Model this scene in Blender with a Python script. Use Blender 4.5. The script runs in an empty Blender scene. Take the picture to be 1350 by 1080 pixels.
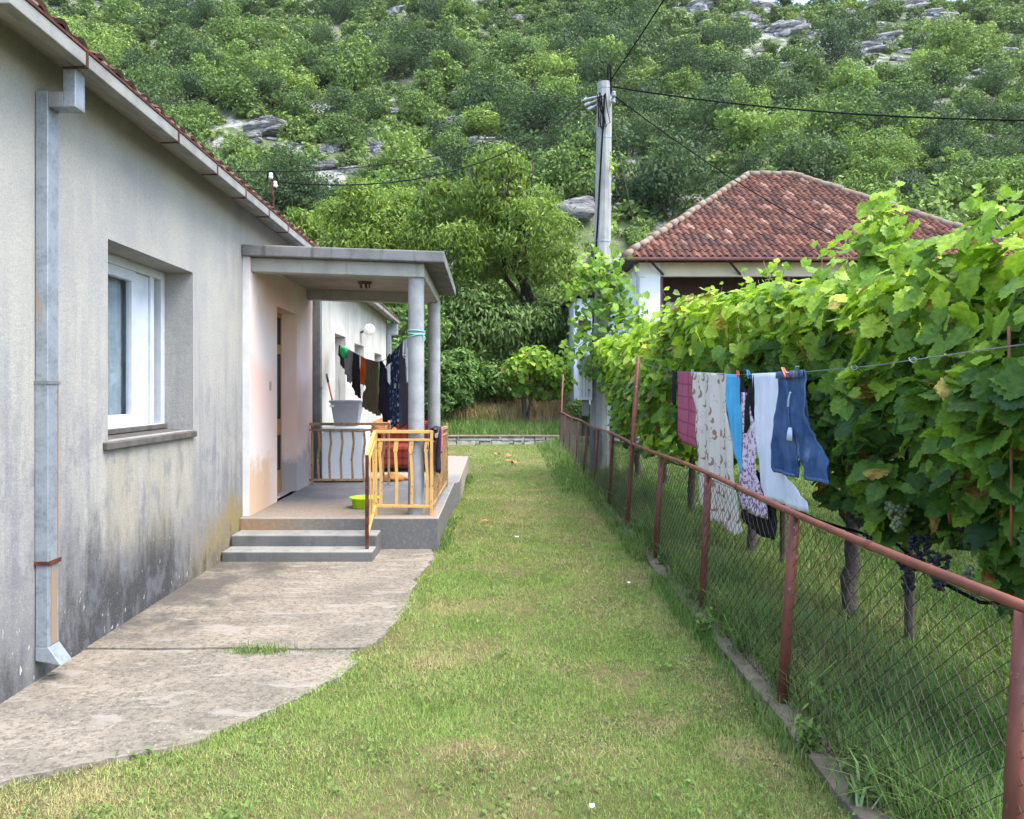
import bpy, math, random
import numpy as np
from mathutils import Vector, noise as mnoise
R = math.radians
scene = bpy.context.scene
COL = scene.collection
random.seed(7)
RNG = np.random.default_rng(11)

# ------------------------------------------------------------------ camera, sky, sun, exposure
cam_d = bpy.data.cameras.new("camera")
cam = bpy.data.objects.new("camera", cam_d)
COL.objects.link(cam)
cam.location = (0, 0, 1.6)
cam.rotation_euler = (R(90), 0, 0)
cam_d.sensor_fit = 'HORIZONTAL'
cam_d.sensor_width = 36
cam_d.lens = 36 * 1040 / 1350
cam_d.shift_x = (675 - 643) / 1350
cam_d.shift_y = (515 - 540) / 1350
cam_d.clip_start = 0.05
cam_d.clip_end = 2000
scene.camera = cam

SUN_EL, SUN_AZ = 62, 118          # elevation; azimuth clockwise from +Y (the view direction) towards +X
world = bpy.data.worlds.new("World")
scene.world = world
world.use_nodes = True
wn = world.node_tree
bg = wn.nodes["Background"]
sky = wn.nodes.new("ShaderNodeTexSky")
sky.sky_type = 'NISHITA'
sky.sun_disc = False
sky.sun_elevation = R(SUN_EL)
sky.sun_rotation = R(SUN_AZ)
sky.air_density = 1.0
sky.dust_density = 2.2
sky.ozone_density = 1.0
wn.links.new(sky.outputs[0], bg.inputs[0])
bg.inputs[1].default_value = 0.15
sun_d = bpy.data.lights.new("sun", 'SUN')
sun_d.energy = 1.35
sun_d.angle = R(48)
sun_d.color = (1.0, 0.975, 0.93)
sun = bpy.data.objects.new("sun", sun_d)
COL.objects.link(sun)
sd = Vector((math.sin(R(SUN_AZ)) * math.cos(R(SUN_EL)), math.cos(R(SUN_AZ)) * math.cos(R(SUN_EL)), math.sin(R(SUN_EL))))
sun.rotation_euler = sd.to_track_quat('Z', 'Y').to_euler()
sun.location = (10, -10, 40)
scene.view_settings.view_transform = 'Standard'
scene.view_settings.look = 'None'
scene.view_settings.gamma = 1
scene.view_settings.exposure = 2.3
scene.cycles.max_bounces = 6
scene.cycles.transparent_max_bounces = 12

# ------------------------------------------------------------------ object helpers
ORG = {}

def tag(o, label=None, cat=None, group=None, kind=None):
    if label: o["label"] = label
    if cat: o["category"] = cat
    if group: o["group"] = group
    if kind: o["kind"] = kind
    return o

def thing(name, loc, label, cat, group=None):
    o = bpy.data.objects.new(name, None)
    COL.objects.link(o)
    o.location = loc
    o.empty_display_size = 0.1
    ORG[o.name] = Vector(loc)
    return tag(o, label, cat, group)

def link(name, me, mats, parent=None, org=None, smooth=False):
    """me is in world coordinates; its origin moves to the thing it belongs to"""
    if not isinstance(mats, (list, tuple)): mats = [mats]
    for m in mats: me.materials.append(m)
    o = bpy.data.objects.new(name, me)
    COL.objects.link(o)
    if parent is not None:
        base = ORG[parent.name]
        o.parent = parent
        me.transform(__import__('mathutils').Matrix.Translation(-base))
        ORG[o.name] = base
    elif org is not None:
        me.transform(__import__('mathutils').Matrix.Translation(-Vector(org)))
        o.location = org
        ORG[o.name] = Vector(org)
    else:
        ORG[o.name] = Vector((0, 0, 0))
    if smooth:
        me.polygons.foreach_set("use_smooth", [True] * len(me.polygons))
    me.update()
    return o

class MB:
    def __init__(s):
        s.v = []; s.f = []; s.mi = []; s.uv = None
    def add(s, vs, fs, mi=0):
        b = len(s.v)
        s.v += [tuple(p) for p in vs]
        for f in fs:
            s.f.append(tuple(b + i for i in f)); s.mi.append(mi)
        return s
    def hexa(s, p, mi=0):
        # p: bottom 4 (ccw seen from above), top 4
        return s.add(p, [(3, 2, 1, 0), (4, 5, 6, 7), (0, 1, 5, 4), (1, 2, 6, 5), (2, 3, 7, 6), (3, 0, 4, 7)], mi)
    def box(s, x0, x1, y0, y1, z0, z1, mi=0):
        return s.hexa([(x0, y0, z0), (x1, y0, z0), (x1, y1, z0), (x0, y1, z0),
                       (x0, y0, z1), (x1, y0, z1), (x1, y1, z1), (x0, y1, z1)], mi)
    def bar(s, a, b, w, h, mi=0, up=(0, 0, 1)):
        a, b = Vector(a), Vector(b); d = (b - a).normalized()
        u = Vector(up)
        if abs(d.dot(u)) > .95: u = Vector((0, 1, 0))
        x = d.cross(u).normalized() * w / 2; y = x.cross(d).normalized() * h / 2
        return s.add([a - x - y, a + x - y, a + x + y, a - x + y, b - x - y, b + x - y, b + x + y, b - x + y],
                     [(0, 1, 2, 3), (7, 6, 5, 4), (4, 5, 1, 0), (5, 6, 2, 1), (6, 7, 3, 2), (7, 4, 0, 3)], mi)
    def tube(s, pts, rad, n=8, mi=0, cap=True):
        pts = [Vector(p) for p in pts]
        if not isinstance(rad, (list, tuple)): rad = [rad] * len(pts)
        ref = Vector((0.13, 0.27, 1)).normalized()
        rings = []
        for i, p in enumerate(pts):
            d = (pts[min(i + 1, len(pts) - 1)] - pts[max(i - 1, 0)]).normalized()
            r_ = ref if abs(d.dot(ref)) < .93 else Vector((1, 0.1, 0)).normalized()
            x = d.cross(r_).normalized(); y = d.cross(x).normalized()
            rings.append([p + (x * math.cos(2 * math.pi * k / n) + y * math.sin(2 * math.pi * k / n)) * rad[i] for k in range(n)])
        vs = [q for r_ in rings for q in r_]
        fs = []
        for i in range(len(pts) - 1):
            for k in range(n):
                fs.append((i * n + k, i * n + (k + 1) % n, (i + 1) * n + (k + 1) % n, (i + 1) * n + k))
        if cap:
            fs.append(tuple(range(n - 1, -1, -1)))
            fs.append(tuple((len(pts) - 1) * n + k for k in range(n)))
        return s.add(vs, fs, mi)
    def lathe(s, c, prof, n=24, mi=0):
        # prof: list of (r, z)
        vs = []; fs = []
        for r_, z in prof:
            for k in range(n):
                a = 2 * math.pi * k / n
                vs.append((c[0] + r_ * math.cos(a), c[1] + r_ * math.sin(a), c[2] + z))
        for i in range(len(prof) - 1):
            for k in range(n):
                fs.append((i * n + k, i * n + (k + 1) % n, (i + 1) * n + (k + 1) % n, (i + 1) * n + k))
        return s.add(vs, fs, mi)
    def mesh(s, name):
        me = bpy.data.meshes.new(name)
        me.from_pydata(s.v, [], s.f)
        me.polygons.foreach_set("material_index", s.mi)
        if s.uv is not None:
            l = me.uv_layers.new(name="UVMap")
            idx = np.empty(len(me.loops), dtype=np.int32); me.loops.foreach_get("vertex_index", idx)
            l.data.foreach_set("uv", np.asarray(s.uv, dtype=np.float32)[idx].ravel())
        return me
    def build(s, name, mats, parent=None, org=None, smooth=False, bevel=0, solid=0):
        o = link(name, s.mesh(name), mats, parent, org, smooth)
        if solid:
            m = o.modifiers.new("solid", 'SOLIDIFY'); m.thickness = solid; m.offset = 0
        if bevel:
            m = o.modifiers.new("bevel", 'BEVEL'); m.width = bevel; m.segments = 2; m.limit_method = 'ANGLE'; m.angle_limit = R(40)
        return o

def np_mesh(name, V, faces, attrs=None):
    """V: (n,k,3) copies of a k-vertex template; faces: (m,s) template faces; attrs: {name: (n,) value per copy}"""
    n, k, _ = V.shape
    faces = np.asarray(faces, dtype=np.int64); m, s_ = faces.shape
    me = bpy.data.meshes.new(name)
    me.vertices.add(n * k)
    me.vertices.foreach_set("co", V.astype(np.float32).ravel())
    loops = (np.arange(n)[:, None, None] * k + faces[None]).ravel().astype(np.int32)
    me.loops.add(len(loops)); me.loops.foreach_set("vertex_index", loops)
    me.polygons.add(n * m)
    me.polygons.foreach_set("loop_start", np.arange(0, n * m * s_, s_, dtype=np.int32))
    try: me.polygons.foreach_set("loop_total", np.full(n * m, s_, dtype=np.int32))
    except Exception: pass
    me.update(calc_edges=True)
    for an, val in (attrs or {}).items():
        a = me.attributes.new(an, 'FLOAT', 'POINT')
        a.data.foreach_set("value", np.repeat(np.asarray(val, dtype=np.float32), k))
    return me

def dup(o, loc, rz=0, sc=1.0, label=None):
    c = o.copy(); COL.objects.link(c)
    c.location = loc; c.rotation_euler = (0, 0, rz)
    c.scale = (sc, sc, sc) if not isinstance(sc, tuple) else sc
    if label: c["label"] = label
    for ch in o.children:
        d = ch.copy(); COL.objects.link(d); d.parent = c
        for g in ch.children:
            e = g.copy(); COL.objects.link(e); e.parent = d
    return c

def fbm(x, y, z=0.0, octv=4):
    return mnoise.fractal(Vector((x, y, z)), 1.0, 2.0, octv)

# ------------------------------------------------------------------ materials
class NB:
    """small node writer"""
    def __init__(s, name, rough=.8, spec=.3):
        s.m = bpy.data.materials.new(name); s.m.use_nodes = True
        s.t = s.m.node_tree; s.b = s.t.nodes["Principled BSDF"]; s.out = s.t.nodes["Material Output"]
        s.b.inputs["Roughness"].default_value = rough
        s.b.inputs["Specular IOR Level"].default_value = spec
    def n(s, ty, **kw):
        q = s.t.nodes.new(ty)
        for k, v in kw.items(): setattr(q, k, v)
        return q
    def put(s, sock, v):
        if isinstance(v, bpy.types.NodeSocket): s.t.links.new(v, sock)
        elif isinstance(v, (tuple, list)) and len(v) == 3 and sock.type == 'RGBA': sock.default_value = (*v, 1)
        else: sock.default_value = v
    def pos(s): return s.n("ShaderNodeNewGeometry").outputs["Position"]
    def obj(s): return s.n("ShaderNodeTexCoord").outputs["Object"]
    def uv(s): return s.n("ShaderNodeTexCoord").outputs["UV"]
    def island(s): return s.n("ShaderNodeNewGeometry").outputs["Random Per Island"]
    def orand(s): return s.n("ShaderNodeObjectInfo").outputs["Random"]
    def attr(s, a): return s.n("ShaderNodeAttribute", attribute_name=a).outputs["Fac"]
    def scale(s, v, sc):
        q = s.n("ShaderNodeVectorMath", operation='MULTIPLY'); s.put(q.inputs[0], v); q.inputs[1].default_value = sc
        return q.outputs[0]
    def noise(s, v, sc=1, det=4, rough=.55, dist=0):
        q = s.n("ShaderNodeTexNoise"); s.put(q.inputs["Vector"], v)
        q.inputs["Scale"].default_value = sc; q.inputs["Detail"].default_value = det
        q.inputs["Roughness"].default_value = rough; q.inputs["Distortion"].default_value = dist
        return q.outputs["Fac"]
    def voro(s, v, sc=1, feature='F1', out="Distance", rnd=1):
        q = s.n("ShaderNodeTexVoronoi", feature=feature); s.put(q.inputs["Vector"], v)
        q.inputs["Scale"].default_value = sc; q.inputs["Randomness"].default_value = rnd
        return q.outputs[out]
    def math(s, op, a, b=0.0, c=0.0):
        q = s.n("ShaderNodeMath", operation=op)
        s.put(q.inputs[0], a); s.put(q.inputs[1], b); s.put(q.inputs[2], c)
        return q.outputs[0]
    def smooth(s, v, a, b, lo=0.0, hi=1.0):
        q = s.n("ShaderNodeMapRange", interpolation_type='SMOOTHSTEP')
        s.put(q.inputs[0], v); q.inputs[1].default_value = a; q.inputs[2].default_value = b
        q.inputs[3].default_value = lo; q.inputs[4].default_value = hi
        return q.outputs[0]
    def mul(s, *a):
        r = a[0]
        for b in a[1:]: r = s.math('MULTIPLY', r, b)
        return r
    def mix(s, f, a, b, mode='MIX'):
        q = s.n("ShaderNodeMix", data_type='RGBA', blend_type=mode)
        s.put(q.inputs[0], f); s.put(q.inputs[6], a); s.put(q.inputs[7], b)
        return q.outputs[2]
    def ramp(s, f, stops):
        q = s.n("ShaderNodeValToRGB"); s.put(q.inputs[0], f)
        e = q.color_ramp.elements
        while len(e) < len(stops): e.new(0.5)
        for i, (p, c) in enumerate(stops): e[i].position = p; e[i].color = (*c, 1)
        return q.outputs[0]
    def xyz(s, v):
        q = s.n("ShaderNodeSeparateXYZ"); s.put(q.inputs[0], v); return q.outputs
    def col(s, c): s.put(s.b.inputs["Base Color"], c)
    def bump(s, h, strength=.3, dist=.01):
        q = s.n("ShaderNodeBump"); s.put(q.inputs["Height"], h)
        q.inputs["Strength"].default_value = strength; q.inputs["Distance"].default_value = dist
        s.put(s.b.inputs["Normal"], q.outputs[0])
    def translucent(s, c, f):
        t = s.n("ShaderNodeBsdfTranslucent"); s.put(t.inputs[0], c)
        m = s.n("ShaderNodeMixShader"); m.inputs[0].default_value = f
        s.t.links.new(s.b.outputs[0], m.inputs[1]); s.t.links.new(t.outputs[0], m.inputs[2])
        s.t.links.new(m.outputs[0], s.out.inputs[0])

def mottled(name, c1, c2, sc=8, rough=.8, bump=.2, dist=.004, spec=.3, metal=0, det=5, fine=90):
    b = NB(name, rough, spec)
    p = b.obj()
    f = b.noise(p, sc, det, .6)
    b.col(b.mix(b.smooth(f, .35, .68), c1, c2))
    b.b.inputs["Metallic"].default_value = metal
    if bump: b.bump(b.noise(p, fine, 3), bump, dist)
    return b.m

def leaf_mat(name, stops, transl=.3, rough=.5, orand=0.0, spec=.25, big=None, mottle=0, brown=None):
    """stops run from dark to light; a leaf's place on them is its own random number, its 'tint' and its tree's"""
    b = NB(name, rough, spec)
    f = b.math('MULTIPLY', b.island(), .42)
    f = b.math('ADD', f, b.math('MULTIPLY', b.attr("tint"), .6))
    if orand: f = b.math('ADD', f, b.math('MULTIPLY', b.math('SUBTRACT', b.orand(), .5), orand))
    if big: f = b.math('ADD', f, b.math('MULTIPLY', b.math('SUBTRACT', b.noise(b.pos(), big[0], 2), .5), big[1]))
    c = b.ramp(f, stops)
    if mottle:
        q = b.noise(b.pos(), mottle, 4, .65)
        c = b.mix(b.smooth(q, .35, .68), c, b.mix(1, c, brown or (.62, .70, .6), 'MULTIPLY'))
        b.bump(b.noise(b.pos(), mottle * 1.5, 3), .5, .006)
    b.col(c)
    b.translucent(b.mix(.5, c, b.mix(1, c, (.9, 1, .35), 'MULTIPLY')), transl)
    return b.m

def concrete(name, base, dark, stain, rough=.88, streak=0.0):
    b = NB(name, rough, .25)
    p = b.pos()
    c = b.mix(b.smooth(b.noise(p, 3.2, 6, .65), .38, .66), base, dark)
    c = b.mix(b.mul(b.smooth(b.noise(p, 45, 4, .7), .5, .75), .5), c, dark)
    c = b.mix(b.mul(b.smooth(b.noise(b.scale(p, (5, 5, .8)), 2, 4), .52, .72), .6 + streak), c, stain)
    b.col(c)
    b.bump(b.noise(p, 130, 4, .7), .35, .004)
    return b.m

M = {}
def make_materials():
    # --- house plaster with the stains of years: rain streaks, damp black foot, ochre algae by the steps
    b = NB("plaster", .92, .15)
    p = b.pos(); x, y, z = b.xyz(p)
    n1 = b.noise(p, 1.1, 6, .6)
    c = b.mix(b.smooth(n1, .36, .66), (.345, .336, .298), (.278, .277, .264))
    streak = b.noise(b.scale(p, (7, 7, .35)), 1.6, 5, .6)
    c = b.mix(b.mul(b.smooth(streak, .42, .68), b.smooth(z, 2.7, .9), .75), c, (.19, .197, .215))
    lightst = b.noise(b.scale(p, (4, 4, .5)), 1.7, 4, .55)
    c = b.mix(b.mul(b.smooth(lightst, .52, .7), .55), c, (.38, .365, .315))
    # grey band low down
    lo = b.noise(b.scale(p, (3, 3, .8)), 1.3, 6, .68)
    h1 = b.math('SUBTRACT', b.math('ADD', b.math('MULTIPLY', lo, 2.0), -.1), z)
    c = b.mix(b.mul(b.smooth(h1, -.3, .6), .7), c, (.15, .155, .165))
    # black damp foot, strongest round Y 5.5 and by the near corner
    gy = b.math('SUBTRACT', y, 5.45); gy = b.math('MULTIPLY', gy, gy)
    bumpy = b.math('MULTIPLY', b.smooth(gy, 1.3, 0.0), .62)
    h2 = b.math('SUBTRACT', b.math('ADD', b.math('MULTIPLY', lo, 1.25), b.math('ADD', bumpy, -.50)), z)
    fl = b.noise(b.scale(p, (9, 9, 4)), 1.5, 7, .75)
    c = b.mix(b.mul(b.smooth(b.math('ADD', h2, b.math('MULTIPLY', b.math('SUBTRACT', fl, .5), .9)), -.3, .42), .9), c, (.035, .036, .04))
    # ochre and green algae near the steps
    h3 = b.math('SUBTRACT', b.math('ADD', b.math('MULTIPLY', lo, 1.3), -.05), z)
    c = b.mix(b.mul(b.smooth(h3, -.05, .3), b.smooth(y, 6.2, 7.5), .8), c, (.24, .18, .05))
    c = b.mix(b.mul(b.smooth(b.math('SUBTRACT', h3, .38), -.1, .2), b.smooth(y, 5.9, 6.8), b.smooth(fl, .4, .6), .8), c, (.075, .07, .03))
    # pale chips of salt near the foot
    ch = b.noise(b.scale(p, (1, 1, .55)), 26, 2, .5)
    c = b.mix(b.mul(b.smooth(ch, .69, .73), b.smooth(z, .75, .1)), c, (.42, .41, .38))
    # pale buff run-off below the sill
    c = b.mix(b.mul(b.smooth(y, 5.0, 5.25), b.smooth(y, 6.75, 6.4), b.smooth(z, .25, .8), b.smooth(z, 1.3, 1.22), b.smooth(streak, .3, .6), .75), c, (.33, .305, .225))
    gr = b.noise(p, 75, 5, .75)
    c = b.mix(b.mul(b.smooth(gr, .45, .68), .45), c, b.mix(.5, c, (.10, .10, .10)))
    c = b.mix(b.mul(b.smooth(gr, .5, .3), .35), c, b.mix(.5, c, (.5, .48, .42)))
    wv = b.n("ShaderNodeVectorMath", operation='ADD'); b.put(wv.inputs[0], p)
    nz = b.n("ShaderNodeTexNoise"); b.put(nz.inputs["Vector"], p); nz.inputs["Scale"].default_value = 1.8; nz.inputs["Detail"].default_value = 7
    b.put(wv.inputs[1], b.scale(nz.outputs["Color"], (.6, .9, .9)))
    ed = b.voro(wv.outputs[0], .45, 'DISTANCE_TO_EDGE')
    c = b.mix(b.mul(b.smooth(ed, .003, .0006), b.smooth(b.noise(p, .7, 2), .55, .62), .22), c, (.07, .068, .06))
    pat = b.noise(b.scale(p, (4, 4, 2.2)), 1.6, 8, .72)
    c = b.mix(b.mul(b.smooth(pat, .5, .62), b.smooth(z, 2.2, .9), .55), c, (.155, .16, .175))
    b.col(c)
    b.bump(b.math('ADD', b.noise(p, 150, 4, .7), b.math('MULTIPLY', b.noise(p, 25, 3), .8)), .7, .008)
    M['plaster'] = b.m
    # --- rear stretch of the wall, paler with thin dark runs
    b = NB("pale_plaster", .92, .15)
    p = b.pos(); x, y, z = b.xyz(p)
    c = b.mix(b.smooth(b.noise(p, 1.4, 5), .35, .65), (.50, .485, .43), (.40, .39, .35))
    st = b.noise(b.scale(p, (5, 5, .22)), 2.4, 5, .65)
    c = b.mix(b.mul(b.smooth(st, .55, .72), .8), c, (.22, .22, .21))
    b.col(c); b.bump(b.noise(p, 120, 4), .4, .005)
    M['pale_plaster'] = b.m
    # --- pink entrance wall
    b = NB("pink_plaster", .9, .15)
    p = b.pos(); x, y, z = b.xyz(p)
    c = b.mix(b.smooth(b.noise(p, .9, 4), .38, .62), (.74, .50, .42), (.73, .62, .58))
    c = b.mix(b.mul(b.smooth(z, 1.9, .9), b.smooth(y, 9.6, 8.2), .8), c, (.60, .58, .56))
    w = b.noise(p, 2.2, 5, .6)
    h = b.math('SUBTRACT', b.math('ADD', b.math('MULTIPLY', w, 1.5), .12), z)
    c = b.mix(b.mul(b.smooth(h, -.05, .22), b.smooth(y, 9.0, 8.5), .8), c, (.50, .33, .19))
    c = b.mix(b.mul(b.smooth(h, -.1, .2), b.smooth(y, 9.3, 9.5), .85), c, (.30, .30, .30))
    b.col(c); b.bump(b.noise(p, 120, 4), .3, .004)
    M['pink'] = b.m
    M['pale_edge'] = mottled("pale_edge_plaster", (.62, .61, .6), (.5, .49, .48), 3)
    M['soffit'] = concrete("soffit_concrete", (.33, .31, .27), (.25, .235, .2), (.16, .14, .12))
    M['slab'] = concrete("slab_concrete", (.17, .17, .165), (.115, .115, .115), (.06, .06, .06), streak=.2)
    M['beam'] = concrete("beam_concrete", (.36, .355, .32), (.30, .29, .26), (.21, .195, .165))
    M['ceiling'] = concrete("ceiling_concrete", (.34, .31, .265), (.28, .25, .21), (.2, .17, .13))
    M['column'] = concrete("column_concrete", (.31, .32, .315), (.22, .23, .23), (.12, .125, .125))
    M['pole'] = concrete("pole_concrete", (.30, .31, .30), (.24, .245, .235), (.16, .165, .16))
    M['ruststain'] = mottled('rust_run_off', (.25, .17, .11), (.2, .17, .14), 12, .8, .1)
    M['tread'] = concrete('worn_lit_tread_concrete', (.23, .225, .21), (.18, .175, .165), (.12, .115, .105))  # step tops: wear, plus the stronger light from above put into the colour
    M['step'] = concrete("step_concrete", (.125, .125, .12), (.09, .09, .087), (.06, .058, .053))
    # porch floor: grey screed with a worn tan front
    b = NB("porch_floor", .85, .25)
    p = b.pos(); x, y, z = b.xyz(p)
    c = b.mix(b.smooth(b.noise(p, 2, 5), .35, .65), (.18, .18, .18), (.135, .135, .135))
    w = b.math('ADD', y, b.math('MULTIPLY', b.math('SUBTRACT', b.noise(p, 1.2, 4), .5), 1.2))
    c = b.mix(b.mul(b.smooth(w, 9.3, 8.5), .85), c, (.235, .185, .135))
    c = b.mix(b.mul(b.smooth(z, .32, .30), b.smooth(x, -1.7, -2.3), .8), c, (.26, .16, .08))
    c = b.mix(b.mul(b.smooth(z, .327, .318), b.smooth(x, -2.3, -1.2)), c, (.115, .115, .112))  # platform front darker than its top, its weaker light put into the colour
    c = b.mix(b.smooth(w, 11.2, 12), c, (.27, .24, .2))
    gr = b.noise(p, 28, 6, .7)
    c = b.mix(b.mul(b.smooth(gr, .45, .66), .25), c, (.09, .088, .08))
    c = b.mix(b.mul(b.smooth(gr, .5, .36), .15), c, (.34, .33, .31))
    c = b.mix(b.mul(b.smooth(z, .3345, .3335), b.smooth(z, .318, .325), .6), c, (.26, .25, .23))
    b.col(c); b.bump(b.noise(p, 90, 4), .3, .004)
    M['porch_floor'] = b.m
    # pavement: rough old concrete, worn aggregate, black stain along the house
    b = NB("pavement_concrete", .95, .15)
    p = b.pos(); x, y, z = b.xyz(p)
    c = b.mix(b.smooth(b.noise(p, 1.6, 6, .65), .35, .65), (.255, .22, .17), (.165, .145, .115))
    gr = b.noise(p, 34, 6, .75)
    c = b.mix(b.mul(b.smooth(gr, .45, .62), .75), c, (.085, .076, .062))
    c = b.mix(b.mul(b.smooth(b.noise(p, 60, 3, .6), .6, .7), .8), c, (.34, .31, .27))
    lap = b.noise(b.scale(p, (1.2, 3.4, 1)), 2.6, 6, .62, .6)
    c = b.mix(b.mul(b.smooth(lap, .55, .63), .75), c, (.265, .24, .205))
    d = b.math('SUBTRACT', b.math('ADD', b.math('MULTIPLY', b.noise(p, 1.9, 5, .6), 2.6), -3.15), x)
    c = b.mix(b.mul(b.smooth(d, -.05, .5), b.smooth(y, 4.6, 5.4), .75), c, (.06, .056, .052))
    wv = b.n("ShaderNodeVectorMath", operation='ADD'); b.put(wv.inputs[0], p)
    nz = b.n("ShaderNodeTexNoise"); b.put(nz.inputs["Vector"], p); nz.inputs["Scale"].default_value = 2.2; nz.inputs["Detail"].default_value = 6
    b.put(wv.inputs[1], b.scale(nz.outputs["Color"], (.7, .7, 0)))
    ed = b.voro(wv.outputs[0], .62, 'DISTANCE_TO_EDGE')
    crack = b.mul(b.smooth(ed, .004, .0008), b.smooth(b.noise(p, .8, 2), .58, .66))
    c = b.mix(b.mul(crack, .4), c, (.07, .063, .055))
    b.col(c)
    b.bump(b.math('SUBTRACT', b.math('ADD', gr, b.math('MULTIPLY', lap, .8)), b.math('MULTIPLY', crack, 2)), .9, .012)
    M['pavement'] = b.m
    b = NB("galvanised_metal", .45, .5)
    p = b.pos()
    c = b.mix(b.smooth(b.noise(p, 9, 5, .6), .4, .62), (.26, .295, .33), (.18, .205, .23))
    c = b.mix(b.mul(b.smooth(b.voro(p, 45), .3, .6), .3), c, (.34, .37, .40))
    c = b.mix(b.mul(b.smooth(b.noise(b.scale(p, (6, 6, .6)), 3, 4), .62, .72), .55), c, (.33, .2, .1))
    b.col(c); b.b.inputs["Metallic"].default_value = .35
    M['galv'] = b.m
    M['galv_dark'] = mottled("dull_galvanised_metal", (.17, .18, .185), (.12, .125, .13), 6, .5)
    M['gutter'] = mottled("weathered_gutter", (.24, .24, .225), (.17, .17, .16), 5, .7)
    b = NB("rusty_metal", .85, .2); p = b.obj()
    b.col(b.ramp(b.noise(p, 14, 5, .65), [(.3, (.03, .014, .011)), (.5, (.075, .026, .016)), (.66, (.14, .05, .025)), (.75, (.3, .22, .15))]))
    b.bump(b.noise(p, 80, 4), .4, .003)
    M['rust'] = b.m
    # red oxide paint on the fence, chipped
    b = NB("red_oxide_paint", .55, .4); p = b.pos()
    c = b.mix(b.smooth(b.noise(p, 5, 4), .35, .65), (.155, .044, .024), (.10, .032, .02))
    c = b.mix(b.mul(b.smooth(b.noise(b.scale(p, (1, 1, .4)), 38, 4, .6), .6, .66), .9), c, (.05, .03, .03))
    c = b.mix(b.mul(b.smooth(b.noise(p, 22, 3, .6), .63, .69), .6), c, (.34, .17, .13))
    b.col(c); b.bump(b.noise(p, 60, 3), .3, .002)
    M['redpaint'] = b.m
    b = NB("rail_paint", .55, .4); p = b.pos()
    c = b.mix(b.smooth(b.noise(p, 5, 4), .35, .65), (.215, .068, .038), (.14, .045, .028))
    c = b.mix(b.mul(b.smooth(b.noise(p, 24, 4, .6), .6, .66), .8), c, (.09, .05, .045))
    b.col(c); b.bump(b.noise(p, 60, 3), .3, .002)
    M['railpaint'] = b.m
    M['wire'] = mottled("chain_link_wire", (.035, .03, .028), (.07, .058, .05), 20, .8, 0, spec=.1)
    b = NB("yellow_paint", .5, .4); p = b.obj()
    c = b.mix(b.smooth(b.noise(p, 4, 4), .35, .65), (.60, .335, .085), (.50, .30, .11))
    c = b.mix(b.mul(b.smooth(b.noise(p, 30, 4, .6), .62, .68), .9), c, (.14, .06, .03))
    b.col(c)
    M['yellow'] = b.m
    b = NB("faded_yellow_paint", .6, .3); p = b.obj()
    c = b.mix(b.smooth(b.noise(p, 5, 4), .35, .65), (.40, .255, .12), (.27, .16, .075))
    c = b.mix(b.mul(b.smooth(b.noise(p, 26, 4, .6), .56, .64), .9), c, (.11, .05, .03))
    b.col(c)
    M['oldyellow'] = b.m
    M['whitewood'] = mottled("white_window_paint", (.50, .53, .57), (.42, .46, .51), 7, .45, .1)
    M['sill'] = mottled("dark_slate_sill", (.10, .09, .08), (.06, .056, .052), 9, .8, .4)
    M['curtain'] = mottled("grey_curtain", (.30, .335, .38), (.22, .25, .29), 5, .9, .1)
    M['dark'] = mottled("dark_interior", (.025, .025, .028), (.018, .018, .02), 3, .9, 0)
    b = NB("window_glass", .03, .5)
    b.col((.03, .035, .04))
    g = b.n("ShaderNodeBsdfGlossy"); g.inputs["Roughness"].default_value = .03; g.inputs[0].default_value = (.9, .95, 1, 1)
    tr = b.n("ShaderNodeBsdfTransparent"); tr.inputs[0].default_value = (.85, .9, .9, 1)
    lw = b.n("ShaderNodeLayerWeight"); lw.inputs[0].default_value = .5
    frf = b.math('ADD', .05, b.math('MULTIPLY', b.math('POWER', lw.outputs["Facing"], 4.0), .6))
    mx = b.n("ShaderNodeMixShader"); b.t.links.new(frf, mx.inputs[0]); b.t.links.new(tr.outputs[0], mx.inputs[1]); b.t.links.new(g.outputs[0], mx.inputs[2])
    b.t.links.new(mx.outputs[0], b.out.inputs[0])
    M['glass'] = b.m
    M['doorwood'] = mottled("ochre_door_wood", (.42, .24, .085), (.33, .18, .06), 6, .55, .15)
    M['globe'] = mottled("opal_globe_glass", (.86, .86, .84), (.82, .82, .8), 3, .15, 0, spec=.5)
    M['lampmetal'] = mottled("brown_lamp_metal", (.10, .07, .045), (.06, .045, .03), 20, .5)
    # roof tiles: one island per tile
    b = NB("roof_tile", .85, .2)
    r_ = b.island(); p = b.pos()
    c = b.ramp(r_, [(0, (.05, .022, .017)), (.4, (.088, .036, .024)), (.84, (.14, .058, .036)), (.95, (.18, .082, .054)), (.985, (.22, .12, .085)), (1, (.25, .16, .12))])
    c = b.mix(b.mul(b.smooth(b.noise(p, 1.3, 5, .6), .46, .66), .65), c, (.042, .026, .022))
    c = b.mix(b.mul(b.smooth(b.noise(p, 17, 4, .6), .6, .72), .35), c, (.14, .085, .06))
    b.col(c); b.bump(b.noise(p, 60, 3), .3, .004)
    M['tile'] = b.m
    M['ridge'] = mottled("ridge_tile_and_mortar", (.19, .12, .082), (.18, .155, .13), 5, .9, .4, .01)
    M['white_wall'] = mottled("white_house_paint", (.74, .76, .80), (.66, .69, .74), 1.2, .85, .2)
    M['cream_wall'] = mottled("cream_beam_paint", (.56, .52, .42), (.48, .45, .37), 2, .8, .1)
    M['brown_wood'] = mottled("dark_brown_wood", (.055, .022, .018), (.04, .018, .015), 6, .6, .1)
    M['redbrown'] = mottled("red_brown_paint", (.13, .05, .04), (.09, .035, .03), 6, .6, .1)
    b = NB("lace_curtain", .9, .1); p = b.pos()
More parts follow.
